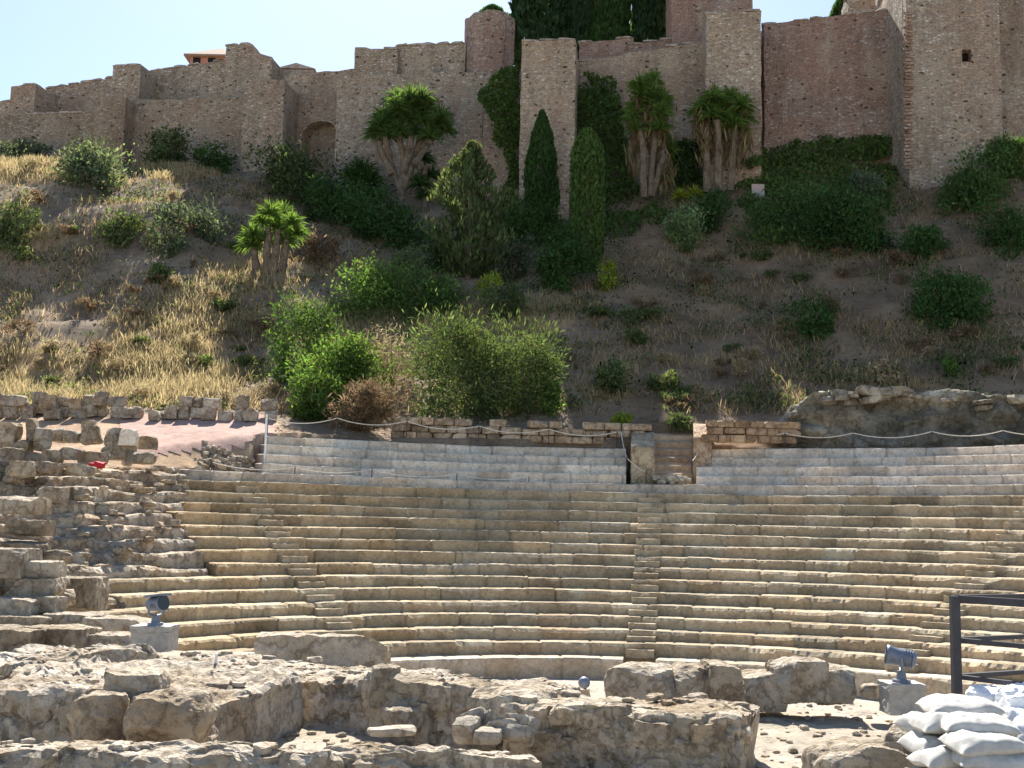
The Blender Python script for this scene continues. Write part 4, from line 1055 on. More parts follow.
def build_terrace():
    # retaining wall of squared blocks under the feathery bushes
    m = MB(); A, B = at(392, 439, 53.5), at(642, 446, 53.5)
    stone_course(m, A, B, at(392, 417, 53.5)[2] - A[2], 3, .74, .36, .7, .14, base=(.92, .86, .8))
    tag(m.build('retaining_wall', M['ruin'], smooth=True), 'low retaining wall of squared tan blocks under the feathery bushes', 'wall')
    m = MB(); A, B = at(708, 442, 51.6), at(790, 444, 51.6)
    stone_course(m, A, B, at(708, 420, 51.6)[2] - A[2], 4, .7, .33, .6, .1, base=(.95, .8, .68))
    tag(m.build('brick_wall', M['ruin'], smooth=True), 'short reddish wall right of the stone steps', 'wall')
    # steps up out of the bowl
    zf = row_geom(14)[1]; root = empty('stone_steps', at(668, 480, 48.3), 'short flight of brown stone steps rising out of the seating', 'steps')
    root.location.y = 51; root.location.z = zf - 1
    zt = at(672, 430, 54)[2]
    for k in range(8):
        f = k / 7; Yk = 51.4 + 3.4 * f; z = zf + (zt - zf) * f; x0, x1 = at(648 + 2 * f, 450, Yk)[0], at(693, 450, Yk)[0]
        if k == 0: x0, x1, Yk = at(627, 470, 50.6)[0], at(697, 470, 50.6)[0], 50.4
        V, Q = _CG[10]; V = V * np.array([(x1 - x0) / 2, .55 if k else .9, 1.2]) + nvec(V * 4 + k * 5, 60 + k, 3) * .06
        V[:, 2] -= np.clip((-V[:, 1]) / .55, -.2, 1) * .19 * (V[:, 2] > .8); m = MB(); t = .95 + .5 * ((k * 5) % 4) / 4; m.add(V + np.array([(x0 + x1) / 2, Yk + (.5 if k else .8), z - 1.2]), Q, col=(t * .72, t * .62, t * .5)); m.build('step', M['seat_pale'], root)
    def wedge(name, label, pl, pr, yf, yb, Y0, Y1, seed, t=(1, 1, 1)):
        a, b = at(pl, yf, Y0), at(pr, yf, Y0); zb = at((pl + pr) / 2, yb, Y1)[2]; V, Q = _CG[10]; V = V.copy()
        u = (V[:, 1] + 1) / 2; top = a[2] + (zb - a[2]) * u; bot = zf - .6
        P = np.stack([(a[0] + b[0]) / 2 + V[:, 0] * (b[0] - a[0]) / 2 + u * .25, Y0 + u * (Y1 - Y0), bot + (top - bot) * (V[:, 2] + 1) / 2], 1) + nvec(V * 2.5 + seed, seed, 4) * .16
        m = MB(); m.add(P, Q, col=t); return tag(m.build(name, M['ruin'], smooth=True), label, 'stone block')
    wedge('sloped_block', 'big tan block with a sunlit sloping top left of the stone steps', 631, 655, 447, 431, 51.0, 53.4, 5, (.95, .9, .78))
    wedge('sloped_block', 'reddish block with a slanting top right of the stone steps', 694, 712, 438, 424, 51.4, 53.2, 6, (.95, .78, .66))
    rng = np.random.default_rng(4); m = MB()
    for k in range(60):
        p = at(rng.uniform(652, 690), 480, 50.9); s = rng.uniform(.08, .26); P, Q = rock((s * 1.4, s, s * .8), 300 + k, 3, .15, .4)
        P = rotz(P, rng.random() * 6) + np.array([p[0], p[1] + rng.uniform(-.2, .5), zf + rng.random() * .28]); t = rng.uniform(1.1, 1.55); m.add(P, Q, col=(t, t, t * .97))
    tag(m.build('rubble', M['block']), 'heap of whitish rubble at the foot of the stone steps', 'rubble', kind='stuff')
    # rock outcrop behind the right seats
    pxs = np.linspace(778, 1130, 230); vs = np.linspace(0, 1, 46); PX, VV = np.meshgrid(pxs, vs, indexing='ij'); p_, v_ = PX.ravel(), VV.ravel()
    topy = np.interp(p_, [778, 792, 812, 850, 900, 960, 1024, 1130], [440, 412, 396, 391, 389, 391, 397, 399]); Yf = np.interp(p_, [778, 900, 1024, 1130], [52.2, 50.8, 48.6, 47.4])
    V = []
    for a, v, ty, Y in zip(p_, v_, topy, Yf):
        A, B = at(a, 450, Y), at(a, ty, Y)
        if v < .6: q = A + (B - A) * (v / .6); q[1] += .5 * (v / .6) ** 2
        else:
            k = (v - .6) / .4; q = B.copy(); q[1] += .5 + k * 6.5; q[2] += .25 * math.sin(k * 3.1) - k * 1.2
        V.append(q)
    V = np.array(V); led = np.sin(V[:, 2] * 7 + fbm(V / 2, 3, 3) * 6) * .12
    V = V + nvec(V / 2.2, 15, 5) * np.array([.3, 2.3, .7]) + nvec(V / .5, 25, 4) * .42; V[:, 1] += led * (v_ < .62)
    root = empty('rock_outcrop', at(900, 446, 50.5), 'long grey natural rock face behind the right-hand pale seats', 'rock'); m = MB()
    st = fbm(V / np.array([1.6, 1.6, 1.1]), 55, 5); c = np.stack([.35 + st * 1.2, .4 + st * 1.1, .36 + st * 1.02], 1)
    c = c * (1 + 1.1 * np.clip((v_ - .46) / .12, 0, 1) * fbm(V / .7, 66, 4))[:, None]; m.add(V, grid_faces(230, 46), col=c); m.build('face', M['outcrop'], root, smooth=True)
    m = MB(); rng = np.random.default_rng(9)
    for k in range(34):
        a = rng.uniform(790, 1060) if k < 26 else rng.uniform(784, 850); ty = np.interp(a, [778, 792, 812, 850, 900, 960, 1024, 1130], [440, 412, 396, 391, 389, 391, 397, 399]); Y = np.interp(a, [778, 900, 1024, 1130], [52.2, 50.8, 48.6, 47.4]); p = at(a, ty + abs(rng.normal(0, 5 if k < 26 else 9)), Y + rng.uniform(-.3, .9))
        s = rng.uniform(.25, .7); P, Q = rock((s * rng.uniform(1.0, 2.4), s * 1.6, s * .6), 700 + k, 7, .25, .3); t = rng.uniform(.9, 1.7); m.add(rotz(roty(P, rng.normal(0, .12)), rng.normal(0, .2)) + p - np.array([0, -.25, .24]), Q, col=(t, t, t * .95))
    m.build('ledge', M['outcrop'], root)
    # loose ancient blocks lined up along the gravel path
    g = 'loose blocks lined up along the gravel path'; rng = np.random.default_rng(12); k = 0
    for px in np.concatenate([np.arange(126, 272, 14.5), np.arange(-14, 118, 13.0)]):
        left = px < 120; py = (416 if left else 417 + (px - 126) * .012) + rng.normal(0, 1.2); p = hit(px, py + 2, 44, 60); s = p[1] / F; zz = p[2] - .05
        for c in range(2 if rng.random() < .85 else 1):
            wpx, hpx = rng.uniform(11.5, 17) * (1.25 if left and rng.random() < .4 else 1), rng.uniform(10, 14)
            h = hpx * s; block_thing('loose_block', 'rough squared stone block in the row along the back of the gravel path', (p[0] + rng.normal(0, .1), p[1] + rng.normal(0, .15), zz), (wpx * s, .6, h), 40 + k, 'ruin', rng.normal(0, .12), .14, .12, 7, g, 'stone', rng.uniform(.75, 1.1)); zz += h * .92; k += 1
    # rim of rough stones on the left terrace
    g = 'rough stones piled on the left terrace edge'
    for px, py, wp, hp, Y in ((6, 446, 26, 26, 40), (22, 452, 18, 14, 40), (32, 440, 12, 24, 40.2), (43, 448, 16, 22, 40), (58, 440, 14, 14, 41), (72, 441, 18, 12, 41), (89, 430, 12, 12, 41), (88, 443, 22, 18, 41), (30, 462, 22, 12, 39.4), (52, 462, 20, 14, 39.2), (12, 462, 22, 16, 39), (72, 458, 24, 12, 39.3), (46, 472, 24, 12, 38.6), (20, 476, 26, 14, 38.4), (94, 462, 30, 12, 39.2), (146, 448, 20, 14, 41.2), (118, 458, 34, 16, 40.6), (140, 462, 30, 12, 40), (82, 474, 26, 10, 38.2)):
        p = at(px, py + 2, Y); s = Y / F; block_thing('rough_stone', 'rough grey stone piled with others on the left terrace edge', p, (wp * s, .55, hp * s), 200 + px, 'ruin', rng.normal(0, .2), .2, .2, 7, g, 'stone', rng.uniform(.7, 1.0))
    p = at(114, 446, 40.6); block_thing('squared_block', 'squared brown block beside the whitish one on the left terrace', p, (.62, .5, .62), 5, 'ruin', .1, .06, .1, 5, None, 'stone', .85)
    p = at(128, 446, 40.4); block_thing('squared_block', 'whitish blue-grey squared block on the left terrace', p, (.6, .5, .56), 6, 'seat_pale', .05, .05, .1, 5, None, 'stone', 1.25)
    p = at(98, 468, 38.6); P, Q = rock((.55, .3, .2), 3, 7, .35, .5, 4); m = MB(); m.add(P + p, Q); tag(m.build('red_cloth', M['red'], smooth=True), 'crumpled red cloth lying among the stones of the left terrace', 'cloth')
    p = at(75, 468, 38.2); block_thing('flat_slab', 'pale flat slab lying left of the red cloth', p, (.95, .6, .14), 8, 'block', .05, .1, .3, 5, None, 'stone', 1.15)
    # debris slope between path and seats
    m = MB()
    for k in range(230):
        u = rng.random(); px = 196 + 68 * rng.random(); Y = 44.6 + 3.6 * u; x = (px - 512) / F * Y; p = np.array([x, Y, float(hill_z(np.array([x]), np.array([Y]))[0]) + .1]); s = rng.uniform(.06, .3) ; P, Q = rock((s * 1.5, s * 1.2, s * .9), 1200 + k, 4, .22, .25); t = rng.uniform(.6, 1.05); m.add(rotz(roty(P, rng.normal(0, .4)), rng.random() * 6) + p - np.array([0, 0, .15]), Q, col=(t, t * .96, t * .9))
    tag(m.build('rubble_bank', M['ruin']), 'bank of brown rubble between the gravel path and the pale seats', 'rubble', kind='stuff')
    # gravel path patch
    pxs = np.linspace(120, 275, 60); ys = np.linspace(41.5, 53.5, 40); PX, YY = np.meshgrid(pxs, ys, indexing='ij'); x = ((PX - 512) / F * YY).ravel(); y = YY.ravel()
    V = np.stack([x, y, hill_z(x, y) + .03], 1); m = MB(); q = grid_faces(60, 40); rr = np.hypot(V[:, 0] - CX, V[:, 1] - CY); q = q[rr[q].min(1) > 24.4]; m.add(V, q, col=(.92, .8, .78)); o = m.build('gravel_path', M['gravel'], smooth=True); tag(o, 'pinkish gravel path behind the left end of the seats', 'path', kind='structure')
build_terrace()

def rope_barrier(name, label, pts, ph, sag, group=None, r=.02, post_mat='metal', tall=None):
    """pts: world points of the rope at each post; thin posts of height ph below them"""
    root = empty(name, pts[0] - np.array([0, 0, ph]), label, 'rope barrier', group)
    for i, p in enumerate(pts):
        m = MB(); m.add(*tube([p - np.array([0, 0, ph]), p + np.array([0, 0, .04])], .022, 6)); m.build('post', M[post_mat], root)
    for a, b in zip(pts[:-1], pts[1:]):
        t = np.linspace(0, 1, 15); q = a + (b - a) * t[:, None]; q[:, 2] -= sag * np.linalg.norm(b - a) * 4 * t * (1 - t); m = MB(); m.add(*tube(q, r, 5)); m.build('rope', M['rope'], root)
    return root

def ring_pt(px, py, R):
    z = row_geom(14)[1]; th = row_theta(px, R, z + .5); d = ray(px, py); b = -2 * (d[0] * CX + d[1] * CY); a = d[0] ** 2 + d[1] ** 2; c = CX * CX + CY * CY - R * R
    t = (-b + math.sqrt(b * b - 4 * a * c)) / (2 * a); return np.array([d[0] * t, d[1] * t, d[2] * t + CZ])
R18, R15 = row_geom(18)[0] + .12, row_geom(15)[0] - .3
rope_barrier('rope_barrier', 'rope slung between thin posts behind the upper pale seats, left of the steps', [ring_pt(a, b, R18) for a, b in ((268, 418), (337, 418), (407, 421), (479, 426), (549, 429), (617, 432))], .7, .075)
rope_barrier('rope_barrier', 'rope slung between thin posts behind the right-hand pale seats', [ring_pt(a, b, R18) for a, b in ((705, 432), (785, 433), (853, 433), (932, 431.5), (1003, 430.5), (1080, 429))], .62, .07)
rope_barrier('rope_barrier', 'lower slack rope crossing the pale left seats', [ring_pt(a, b, R15) for a, b in ((212, 462), (295, 467), (372, 469.5), (457, 474), (529, 477))], .62, .055)
rope_barrier('rope_barrier', 'rope falling steeply beside the sloped tan block', [ring_pt(621, 432, R18), ring_pt(627, 458, R18 - 1.8), at(646, 472, 50.6)], .55, .06)
rope_barrier('rope_barrier', 'rope falling steeply right of the stone steps', [ring_pt(704, 433, R18), ring_pt(692, 461, R18 - 1.9)], .55, .09)
p = ring_pt(265.5, 443, R15 + 1.0); m = MB(); m.add(*tube([p - np.array([0, 0, 1.1]), p + np.array([0, 0, 1.15])], .045, 8)); tag(m.build('white_pole', M['plastic']), 'thin white upright pole at the left end of the pale seats', 'pole')
# hillside marker
p = hit(758, 188); s = p[1] / F; root = empty('notice_board', p, 'small upright notice board on the slope under the ivy wall', 'sign')
m = MB(); V, Q = boxv(p + np.array([0, 0, .62]), (13 * s, .1, 1.0)); m.add(V, Q); bd = m.build('board', M['sign'], root)
m = MB(); V, Q = boxv(p + np.array([0, -.06, .42]), (11.5 * s, .03, .5)); m.add(V, Q, col=(1.2, 1.2, 1.2)); m.build('face_panel', M['concrete'], bd)
for dx in (-.3, .3):
    m = MB(); V, Q = boxv(p + np.array([dx, .02, -.1]), (.07, .07, .6)); m.add(V, Q); m.build('post', M['metal'], root)
for k, (px, py, h) in enumerate(((411, 312, 14), (416, 312, 13))):
    p = hit(px, py); s = p[1] / F; m = MB(); m.add(*tube([p - np.array([0, 0, .3]), p + np.array([.03, 0, h * s])], .045, 6)); tag(m.build('wooden_stake', M['wood']), ('left' if k == 0 else 'right') + ' one of two thin wooden stakes in the dry grass above the feathery bush', 'stake')

# ------------------------------------------------------------------ excavated stage in front
def ruin_wall(name, label, top, zb, thick, seed, mat='masonry', bs=(.55, .34), crumb=.12, base=(1, 1, 1), cat='wall', nface=None, topn=1.0, rise=0.0):
    """thick rubble wall; top = [(px, py, Y)] front top edge, zb bottom height; core mass plus set stones"""
    rng = np.random.default_rng(seed); P = np.array([at(*t) for t in top]); h0 = P[:, 2].mean() - zb; seg = np.r_[0, np.cumsum(np.linalg.norm(np.diff(P[:, :2], axis=0), axis=1))]; L = seg[-1]
    ns = int(L / .04) + 2; s = np.linspace(0, L, ns); C = np.stack([np.interp(s, seg, P[:, k]) for k in range(3)], 1)
    tg = np.gradient(C[:, :2], axis=0); tg /= np.linalg.norm(tg, axis=1, keepdims=True); nr = np.stack([-tg[:, 1], tg[:, 0]], 1)
    prof = [(-.08 + .08 * k / 16, .95 * k / 16, 0) for k in range(17)] + [(.04, .99, 0)] + [(thick * k, 1.0 + rise * k, 1) for k in np.linspace(.07, .95, 28)] + [(thick, .8, 0), (thick + .05, .3, 0), (thick + .06, 0, 0)]
    V = []
    for o, hf, _ in prof:
        z = zb + (C[:, 2] - zb) * hf; V.append(np.stack([C[:, 0] + nr[:, 0] * o, C[:, 1] + nr[:, 1] * o, z], 1))
    V = np.stack(V, 1).reshape(-1, 3); istop = np.tile(np.array([p[2] for p in prof]), ns)
    rd = fbm(V / np.array([.42, .42, .3]), seed + 77, 4); crk = np.clip(.06 - np.abs(rd - .5), 0, 1)[:, None]
    V = V + nvec(V / .6, seed, 4) * np.where(istop[:, None] > 0, [[.2, .2, .06]], [[.24, .26, .16]]) + nvec(V / .14, seed + 9, 4) * np.where(istop[:, None] > 0, .06, .12) + crk * np.array([0, 1.3, -.35]); V[:, 2] += istop * ((fbm(V / .35, seed + 5, 5) - .5) * .13 + (np.round(fbm(V / .6, seed + 6, 2) * 6) / 6 - .5) * .12) * topn
    m = MB(); st = fbm(V / .5, seed + 2, 4)[:, None]; m.add(V, grid_faces(ns, len(prof))[:, ::-1], col=np.asarray(base) * (.75 + .5 * st))
    k = len(prof)
    for i, fl in ((0, 0), (ns - 1, 1)):
        q = V[i * k:(i + 1) * k]; c = np.concatenate([q, q.mean(0)[None]]); T = np.array([[a, (a + 1) % k, k] for a in range(k)]); m.add(c, None, T[:, ::-1] if fl else T, col=base)
    # set stones on face and top
    nf = int(L * 5.0) if nface is None else nface
    for j in range(nf):
        i = rng.integers(0, ns); h = C[i, 2] - zb; hh = rng.random() * .85; w_ = bs[0] * rng.uniform(.5, 1.5); b_ = bs[1] * rng.uniform(.6, 1.3)
        q, f = rock((w_, bs[1] * 1.1, b_), seed * 71 + j, 10, .14, .22); a = math.atan2(tg[i, 1], tg[i, 0]); c = C[i].copy(); c[:2] += nr[i] * (.12 + rng.normal(0, .03)); c[2] = zb + h * hh - b_ * .25
        c[2] = min(c[2], C[i, 2] - b_ * .8); t = rng.uniform(.82, 1.18); m.add(rotz(q, a + rng.normal(0, .08)) + c, f, col=np.asarray(base) * (t, t * .98, t * .95))
    for j in range(int(L * 12)):
        i = rng.integers(0, ns); w_ = .05 + .2 * rng.random() ** 4; q, f = rock((w_, w_ * rng.uniform(.5, .9), w_ * .35), seed * 91 + j, 4, .2, .35); c = C[i].copy(); c[:2] += nr[i] * rng.uniform(.1, thick); c[2] += rise * h0 * .5 - .02
        t = rng.uniform(1.0, 1.25); m.add(rotz(q, rng.random() * 6.3) + c, f, col=np.asarray(base) * t)
    return tag(m.build(name, M[mat]), label, cat)

def build_stage_ruins():
    g0 = CZ - 2.75
    ruin_wall('ruined_wall', 'long broken rubble wall crossing the stage with a sunlit flat top', [(112, 664, 18.4), (180, 664, 17.8), (250, 672, 17.2), (320, 678, 16.6), (372, 682, 16.0)], g0, 1.7, 11)
    ruin_wall('ruined_wall', 'middle stretch of broken wall with big set stones behind the rubble heap', [(366, 680, 16.0), (420, 688, 15.4), (470, 690, 15.0), (520, 700, 14.5)], g0, 1.5, 12, bs=(.75, .5), nface=14)
    ruin_wall('ruined_wall', 'tall square-ended block of old wall at the front centre', [(505, 703, 14.3), (560, 708, 13.95), (640, 712, 13.6), (700, 716, 13.4), (744, 720, 13.25)], g0 - .1, 1.35, 13, base=(.92, .9, .86), nface=26, bs=(.5, .28), topn=.7)
    ruin_wall('ruined_wall', 'low pale wall top along the lower left edge of the picture', [(-60, 750, 10.9), (100, 754, 10.9), (240, 756, 11.0), (380, 757, 11.1), (470, 760, 11.2), (543, 766, 11.3)], CZ - 3.1, .6, 14, base=(1.05, 1.05, 1.04), nface=20, bs=(.3, .16), topn=1.3)
    ruin_wall('ruined_wall', 'broken masonry mass at the left edge of the stage', [(-60, 694, 14.4), (10, 690, 14.3), (60, 690, 14.2), (112, 694, 14.1), (172, 700, 13.9), (196, 712, 13.8)], g0 - .1, 2.6, 15, bs=(.5, .34), nface=22, topn=1.7, rise=.12)
    ruin_wall('ruined_wall', 'low broken masonry running back behind the big left boulder', [(10, 668, 16.8), (90, 656, 17.6), (160, 652, 18.4)], g0, 1.6, 16, nface=8, topn=1.6)
    B = lambda lab, px, py, Y, w_, d_, h_, seed, t=1.0, rz=0, rough=.1, rnd=.12, n=16, mat='ruin', name='stone_block', tilt=0, facet=9: block_thing(name, lab, at(px, py, Y), (w_, d_, h_), seed, mat, rz, rough, rnd, n, None, 'stone', t, tilt, facet)
    B('big rounded boulder leaning at the left of the stage', 170, 744, 13.4, .8, .8, .54, 31, 1.0, .2, .22, .45, 34, name='boulder', facet=5)
    B('pale rounded boulder top behind the big left boulder', 136, 704, 14.3, .7, .7, .4, 32, 1.1, .1, .2, .5, 16, name='boulder', facet=5)
    B('small boulder between the left masonry and the big boulder', 98, 738, 13.6, .6, .6, .5, 38, .98, .4, .2, .45, 16, name='boulder', facet=5)
    B('long fallen slab lying on the ledge left of the centre', 324, 664, 20.6, 2.2, .9, .48, 33, 1.08, -.07, .17, .1, 34, name='fallen_slab')
    for k, (px, py, w_, h_, lab) in enumerate(((640, 703, 1.05, .56, 'left end block of the low row of big stones'), (690, 702, .6, .54, 'narrow second block in the low row of big stones'), (722, 698, .55, .52, 'third block in the low row of big stones, half hidden'),
        (757, 708, .8, .55, 'squarish fourth block in the low row of big stones'), (798, 700, .78, .6, 'fifth block in the low row, tall and rounded'), (832, 704, .55, .55, 'right end block of the low row of big stones'))):
        B(lab, px, py, 18.2 + .15 * (k % 2), w_, .85, h_, 40 + k, .98 - .03 * (k % 3), .04 * ((k % 3) - 1), .09, .2, 16)
    B('little upright stone in front of the low row of big stones', 698, 706, 17.2, .27, .2, .18, 47, 1.1, .1, .1, .5, 7, 'block')
    B('upright brown stone wedged in the middle wall', 384, 706, 15.7, .42, .4, .5, 48, .85, .2, .08, .3, 10)
    B('fallen squarish stone at the foot of the middle wall', 404, 728, 15.2, .5, .4, .26, 49, .95, .5, .12, .4, 10)
    B('small reddish step stone beside the big left boulder', 234, 716, 14.9, .36, .36, .26, 50, .95, .1, .08, .25, 7)
    B('tan step stone right behind the big left boulder', 212, 706, 15.2, .5, .5, .32, 51, .95, 0, .08, .2, 10)
    B('flat pale slab lying on the rubble ground below the middle wall', 392, 735, 14.5, .55, .3, .1, 52, 1.1, .2, .1, .3, 7, 'block')
    B('low rock in the lower right before the sandbags', 860, 782, 11.8, .95, .7, .38, 53, 1.0, .2, .16, .4, 16, name='rock')
    B('jagged rock under the left edge of the sandbags', 912, 778, 11.9, .6, .5, .5, 54, .95, -.2, .18, .4, 16, name='rock')
    B('small pale stone left of the floodlight plinth', 872, 698, 18.0, .3, .25, .2, 56, 1.15, .3, .1, .4, 7, 'block')
    # rubble heap in the middle
    rng = np.random.default_rng(6)
    labs = ['reddish stone on top of the middle rubble heap', 'flat grey stone leaning on the middle rubble heap', 'dark stone at the left of the middle rubble heap', 'pale stone at the right of the middle rubble heap', 'angular stone low in front of the middle rubble heap', 'long stone lying across the middle rubble heap', 'small tan stone at the back of the middle rubble heap']
    for k, (px, py) in enumerate(((476, 728), (490, 732), (468, 740), (514, 742), (488, 744), (502, 736), (520, 732))):
        B(labs[k], px, py, 13.9 - (py - 728) * .02, rng.uniform(.26, .46), .3, rng.uniform(.16, .26), 60 + k, rng.uniform(.75, 1.05), rng.uniform(0, 3), .18, .35, 7, 'block', tilt=rng.normal(0, .3))
    # left flank: stub of the side wall, stepped blocks
    fl = [(20, 514, 27, 1.0, .9, .38, 'ruin', 'big pale slab capping the left side wall', 1.1), (30, 536, 26.4, .8, .8, .34, 'ruin', 'dark weathered block under the big pale capping slab', .7), (4, 578, 24.5, 1.1, 1.0, .6, 'block', 'grey squared block at the left edge of the picture', .8), (40, 577, 24.6, .85, .8, .32, 'block', 'upper grey rounded block of the stack at the left edge', .9), (36, 596, 24.4, .95, .8, .36, 'block', 'second grey block of the stack at the left edge', .85),
          (20, 616, 23.8, .9, .9, .36, 'block', 'pale lower block of the stack at the left edge', 1.0), (50, 612, 23.9, .45, .6, .3, 'block', 'small grey block ending the stack at the left edge', .8), (24, 634, 23.4, 1.3, 1.0, .36, 'ruin', 'wide rough foundation block below the left stack', .95), (78, 632, 23.6, 1.1, .9, .36, 'ruin', 'rough tan block with a hollow front behind the left ledge', .9), (120, 634, 23.2, 1.2, 1.0, .32, 'ruin', 'rough tan block ending the foundation course by the spotlight', .95),
          (14, 672, 21, 1.0, 1.0, .75, 'ruin', 'tall rough block at the far left above the stage', .85), (62, 654, 21.5, 1.1, .9, .48, 'ruin', 'sunlit flat-topped tan block on the left ledge', 1.0), (106, 652, 21.6, 1.1, .8, .32, 'ruin', 'long low tan block left of the spotlight', 1.0), (76, 610, 26.8, 1.1, 1.0, .72, 'ruin', 'brown earthy mass behind the left stack of blocks', .75),
          (22, 476, 33, .6, .6, .4, 'ruin', 'grey stone above the big pale capping slab', .8), (52, 502, 29, .55, .6, .36, 'ruin', 'broken stone right of the big pale capping slab', .8), (24, 554, 26, .8, .8, .26, 'ruin', 'dark flat stone between capping slab and left stack', .65)]
    for k, (px, py, Y, w_, d_, h_, mt, lab, t) in enumerate(fl): B(lab, px, py, Y, w_, d_, h_, 80 + k, t, .05 * ((k % 5) - 2), .09, .08, 16, mt, facet=3)
    m = MB(); rng = np.random.default_rng(3)
    for k in range(150):
        px = rng.uniform(-40, 60); py = rng.uniform(560, 650); Y = 26.4 + (560 - py) * .03; s = rng.uniform(.12, .45); P, Q = rock((s * 1.5, s * 1.3, s * .7), 1500 + k, 5, .18, .35); t = rng.uniform(.6, 1.0); m.add(rotz(P, rng.normal(0, .4)) + at(px, py, Y), Q, col=(t, t * .97, t * .92))
    P, Q = boxv(at(8, 620, 28.6) - np.array([1.8, 0, .4]), (5, 2.5, 2.4)); m.add(P, Q, col=(.7, .66, .6))
    tag(m.build('side_wall', M['ruin'], smooth=True), 'crumbling rubble side wall behind the left stack of blocks', 'wall')
    p = at(214, 692, 16.4); m = MB(); m.add(*tube([p, p + np.array([.01, 0, .5])], .02, 6)); tag(m.build('marker_stake', M['plastic']), 'thin pale marker stake standing in front of the long broken wall', 'stake')
build_stage_ruins()

# ------------------------------------------------------------------ spotlights, railing, sandbags
def plinth(name, label, p, w_, h_, seed, t):
    root = empty(name, p, label, 'plinth'); m = MB(); V, Q = _CG[10]; V = V * np.array([w_ / 2, w_ / 2, h_ / 2 - .04]) + nvec(V * 3, seed, 3) * .03; m.add(V + p + np.array([0, 0, h_ / 2 - .04]), Q, col=(t,) * 3); m.build('body', M['concrete'], root)
    m = MB(); V, Q = _CG[7]; V = V * np.array([w_ / 2 + .015, w_ / 2 + .015, .045]) + nvec(V * 3, seed + 1, 3) * .02; m.add(V + p + np.array([0, 0, h_ - .035]), Q, col=(t * 1.1,) * 3); m.build('cap', M['concrete'], root); return root

def spotlight(label, p, axis, L, r, visor):
    """cylinder projector in a yoke on a round foot; p = foot centre, axis = pointing direction"""
    root = empty('spotlight', p, label, 'spotlight'); ax = np.array(axis, float); ax /= np.linalg.norm(ax); c = p + np.array([0, 0, .36])
    m = MB(); m.add(*tube([p, p + np.array([0, 0, .05])], .13, 14)); m.add(*tube([p + np.array([0, 0, .04]), p + np.array([0, 0, .17])], [.075, .06], 10)); m.build('foot', M['lampmetal'], root)
    side = np.cross(ax, [0, 0, 1.0]); side /= np.linalg.norm(side); m = MB()
    m.add(*tube([c + side * (r + .03), c + side * (r + .03) - np.array([0, 0, .16]), p + np.array([0, 0, .16]), c - side * (r + .03) - np.array([0, 0, .16]), c - side * (r + .03)], .022, 6)); m.build('yoke', M['lampmetal'], root)
    m = MB(); ts = np.array([-.5, -.47, -.3, .1, .34, .36, .5]) * L; rr = np.array([.55, .82, .95, .95, .98, 1.1, 1.1]) * r
    m.add(*tube(c + ts[:, None] * ax, rr, 20)); b = m.build('housing', M['lampmetal'], root, smooth=True)
    m = MB(); m.add(*tube([c + ax * L * .5, c + ax * (L * .5 + .012)], r * .95, 20)); m.build('lens', M['lens'], b)
    if visor:
        up = np.cross(side, ax); up = up if up[2] > 0 else -up; m = MB(); V, Q = boxv((0, 0, 0), (1, 1, 1)); P = c + V[:, :1] * side * r * 2.5 + V[:, 1:2] * ax * L * 1.0 + V[:, 2:] * up * .035 + up * r * 1.08 + ax * L * .1; m.add(P, Q); m.build('visor', M['lampmetal'], root)
    else:
        m = MB()
        for k in range(4): m.add(*tube([c - ax * L * (.12 + k * .09), c - ax * L * (.12 + k * .09) + ax * .012], r * 1.06, 20))
        m.build('cooling_fins', M['lampmetal'], b)
    return root
p = at(154, 650, 20.4); plinth('plinth', 'pale concrete plinth under the left spotlight', p, .62, .4, 3, 1.15); spotlight('grey spotlight with a flat top visor on the left concrete plinth', p + np.array([0, 0, .4]), (.75, -.5, .12), .34, .125, True)
p = at(902, 713, 17.6); plinth('plinth', 'dark stone plinth under the right spotlight', p, .5, .42, 4, .5); spotlight('blue-grey barrel spotlight pointing left on the dark plinth', p + np.array([0, 0, .42]), (-.95, .25, .16), .42, .13, False)
p = at(584, 692, 17.5); root = empty('globe_lamp', p, 'small round grey globe lamp on a short stub behind the front wall', 'lamp'); m = MB(); m.add(*tube([p - np.array([0, 0, .4]), p + np.array([0, 0, .08])], .04, 8)); m.build('stub', M['metal'], root)
V, Q = _CG[10]; V = V / np.linalg.norm(V, axis=1, keepdims=True) * .085 + p + np.array([0, 0, .13]); m = MB(); m.add(V, Q, col=(3.2, 3.2, 3.2)); m.build('globe', M['lampmetal'], root, smooth=True)

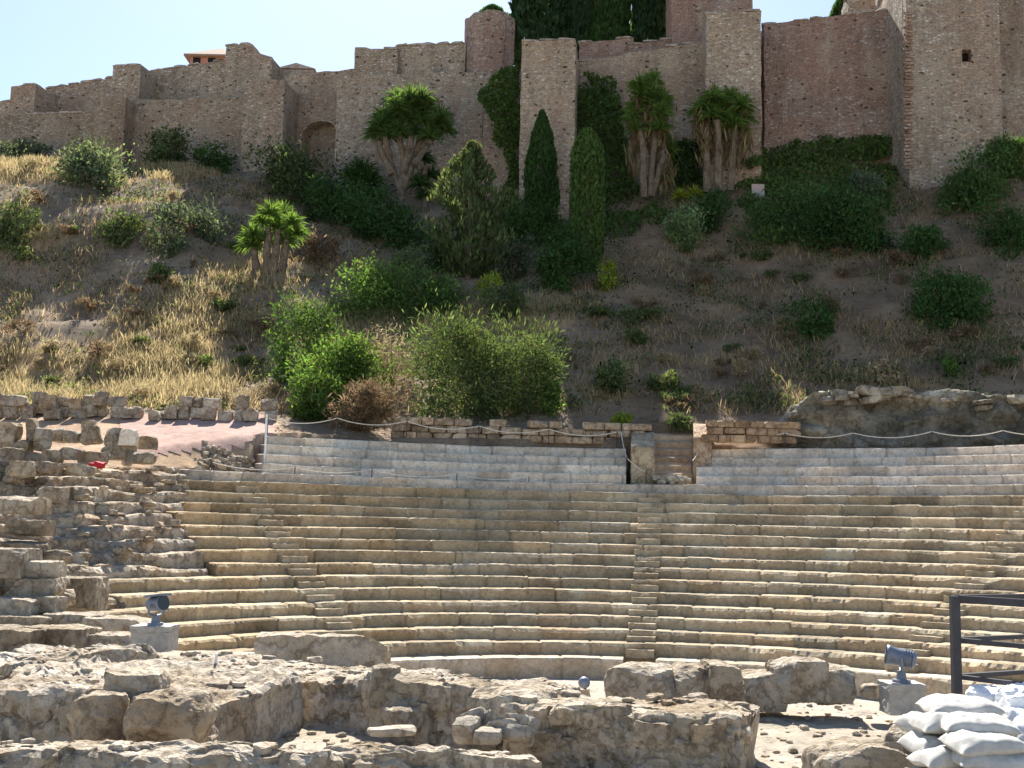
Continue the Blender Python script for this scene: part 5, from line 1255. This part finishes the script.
def build_railing():
    c = at(957, 700, 12.5); x0 = c[0]; zt = at(957, 596, 12.5)[2]; zb = CZ - 2.75
    root = empty('railing', (x0, 12.5, zb), 'dark steel railing with a square corner post behind the sandbags', 'railing')
    m = MB(); V, Q = boxv((x0, 12.5, (zb + zt) / 2), (.085, .085, zt - zb)); m.add(V, Q); m.build('post', M['metal'], root)
    def bar(a, b, h, w_, nm='rail'):
        a, b = np.array(a, float), np.array(b, float); d = b - a; L = np.linalg.norm(d); V, Q = boxv((L / 2, 0, 0), (L, w_, h)); ang = math.atan2(d[1], d[0]); el = math.asin(d[2] / L)
        m = MB(); m.add(rotz(roty(V, -el), ang) + a, Q); m.build(nm, M['metal'], root)
    # run coming towards the camera and run going away, both level
    Z = [zt - .03, at(957, 640, 12.5)[2], at(957, 677, 12.5)[2]]
    for z, h in zip(Z, (.075, .045, .045)):
        bar((x0 + .05, 12.49, z), (x0 + 1.7, 10.3, z), h, .06)
        bar((x0 + .05, 12.56, z + .002), (x0 + 2.8, 14.2, z + .002), h, .06)
    for q in ((x0 + 1.7, 10.3), (x0 + 2.8, 14.2)):
        m = MB(); V, Q = boxv((q[0] + .05, q[1], (zb + zt) / 2), (.08, .08, zt - zb)); m.add(V, Q); m.build('post', M['metal'], root)
build_railing()

def sandbag_mesh(seed, w_=.74, d_=.5, h_=.2):
    n = 34; u = np.linspace(-1, 1, n); U, Vv = np.meshgrid(u, u, indexing='ij'); U, Vv = U.ravel(), Vv.ravel(); f = np.clip((1 - np.abs(U) ** 3.2), 0, 1) ** .5 * np.clip((1 - np.abs(Vv) ** 3), 0, 1) ** .5
    pin = 1 - .09 * (np.abs(U) * np.abs(Vv)) ** 2 ; ears = 1 + .07 * (np.abs(U) ** 6 * np.abs(Vv) ** 6)
    X, Y = U * w_ / 2 * pin * ears * (1 - .05 * (1 - Vv ** 2) * np.abs(U) ** 4), Vv * d_ / 2 * pin * ears
    G = np.stack([U, Vv, U * 0], 1); wr = (fbm(G * 2.2 + seed, seed, 4) - .5) * .05 + (fbm(np.stack([U * 7, Vv * 2, U * 0], 1), seed + 3, 3) - .5) * .03 * (np.abs(Vv) > .4)
    top = np.stack([X, Y, f * h_ * .62 + wr * f], 1); bot = np.stack([X, Y, -f * h_ * .38 - wr * f * .3], 1); m = MB(); Q = grid_faces(n, n)
    sag = (fbm(G * .8 + seed * 2.2, seed + 8, 2) - .5) * .1 ; top[:, 2] += sag; bot[:, 2] += sag
    return np.concatenate([top, bot]), np.concatenate([Q, Q[:, ::-1] + n * n])

def build_sandbags():
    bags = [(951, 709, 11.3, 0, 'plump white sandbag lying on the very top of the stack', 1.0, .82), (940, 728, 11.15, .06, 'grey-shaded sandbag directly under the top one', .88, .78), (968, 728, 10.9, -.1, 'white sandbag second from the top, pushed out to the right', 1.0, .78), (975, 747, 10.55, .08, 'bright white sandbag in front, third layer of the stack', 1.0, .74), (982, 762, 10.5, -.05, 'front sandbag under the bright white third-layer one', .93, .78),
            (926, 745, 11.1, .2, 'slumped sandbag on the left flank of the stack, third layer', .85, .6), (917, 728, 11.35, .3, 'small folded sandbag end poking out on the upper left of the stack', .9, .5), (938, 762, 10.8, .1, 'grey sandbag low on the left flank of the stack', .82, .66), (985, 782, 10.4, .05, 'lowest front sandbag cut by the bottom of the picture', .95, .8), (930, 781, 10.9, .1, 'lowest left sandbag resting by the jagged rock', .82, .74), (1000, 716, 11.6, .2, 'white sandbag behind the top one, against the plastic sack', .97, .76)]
    for k, (px, py, Y, rz, lab, t, w_) in enumerate(bags):
        px += 9
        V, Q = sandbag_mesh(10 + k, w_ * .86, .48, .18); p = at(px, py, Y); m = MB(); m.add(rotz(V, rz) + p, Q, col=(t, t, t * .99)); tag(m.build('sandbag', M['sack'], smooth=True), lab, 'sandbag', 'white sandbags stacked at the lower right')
    def sack(label, px, py, Y, dim, seed, name='plastic_sack', mat='plastic', t=1.0):
        P, Q = rock(dim, seed, 24, .1, .45, 1.6); P = P + nvec(P / .16, seed, 4) * .09; m = MB(); m.add(P + at(px, py, Y), Q, col=(t, t, t)); return tag(m.build(name, M[mat], smooth=True), label, 'sack')
    sack('big crumpled white plastic sack at the right edge behind the sandbags', 1028, 790, 11.2, (.8, .7, .68), 5)
    sack('white plastic sheet bundle draped on top of the big plastic sack', 1004, 712, 12.0, (.62, .5, .24), 6)
    sack('bluish-white plastic bundle at the right edge under the rails', 1024, 712, 11.5, (.4, .4, .24), 7, t=.95)
build_sandbags()
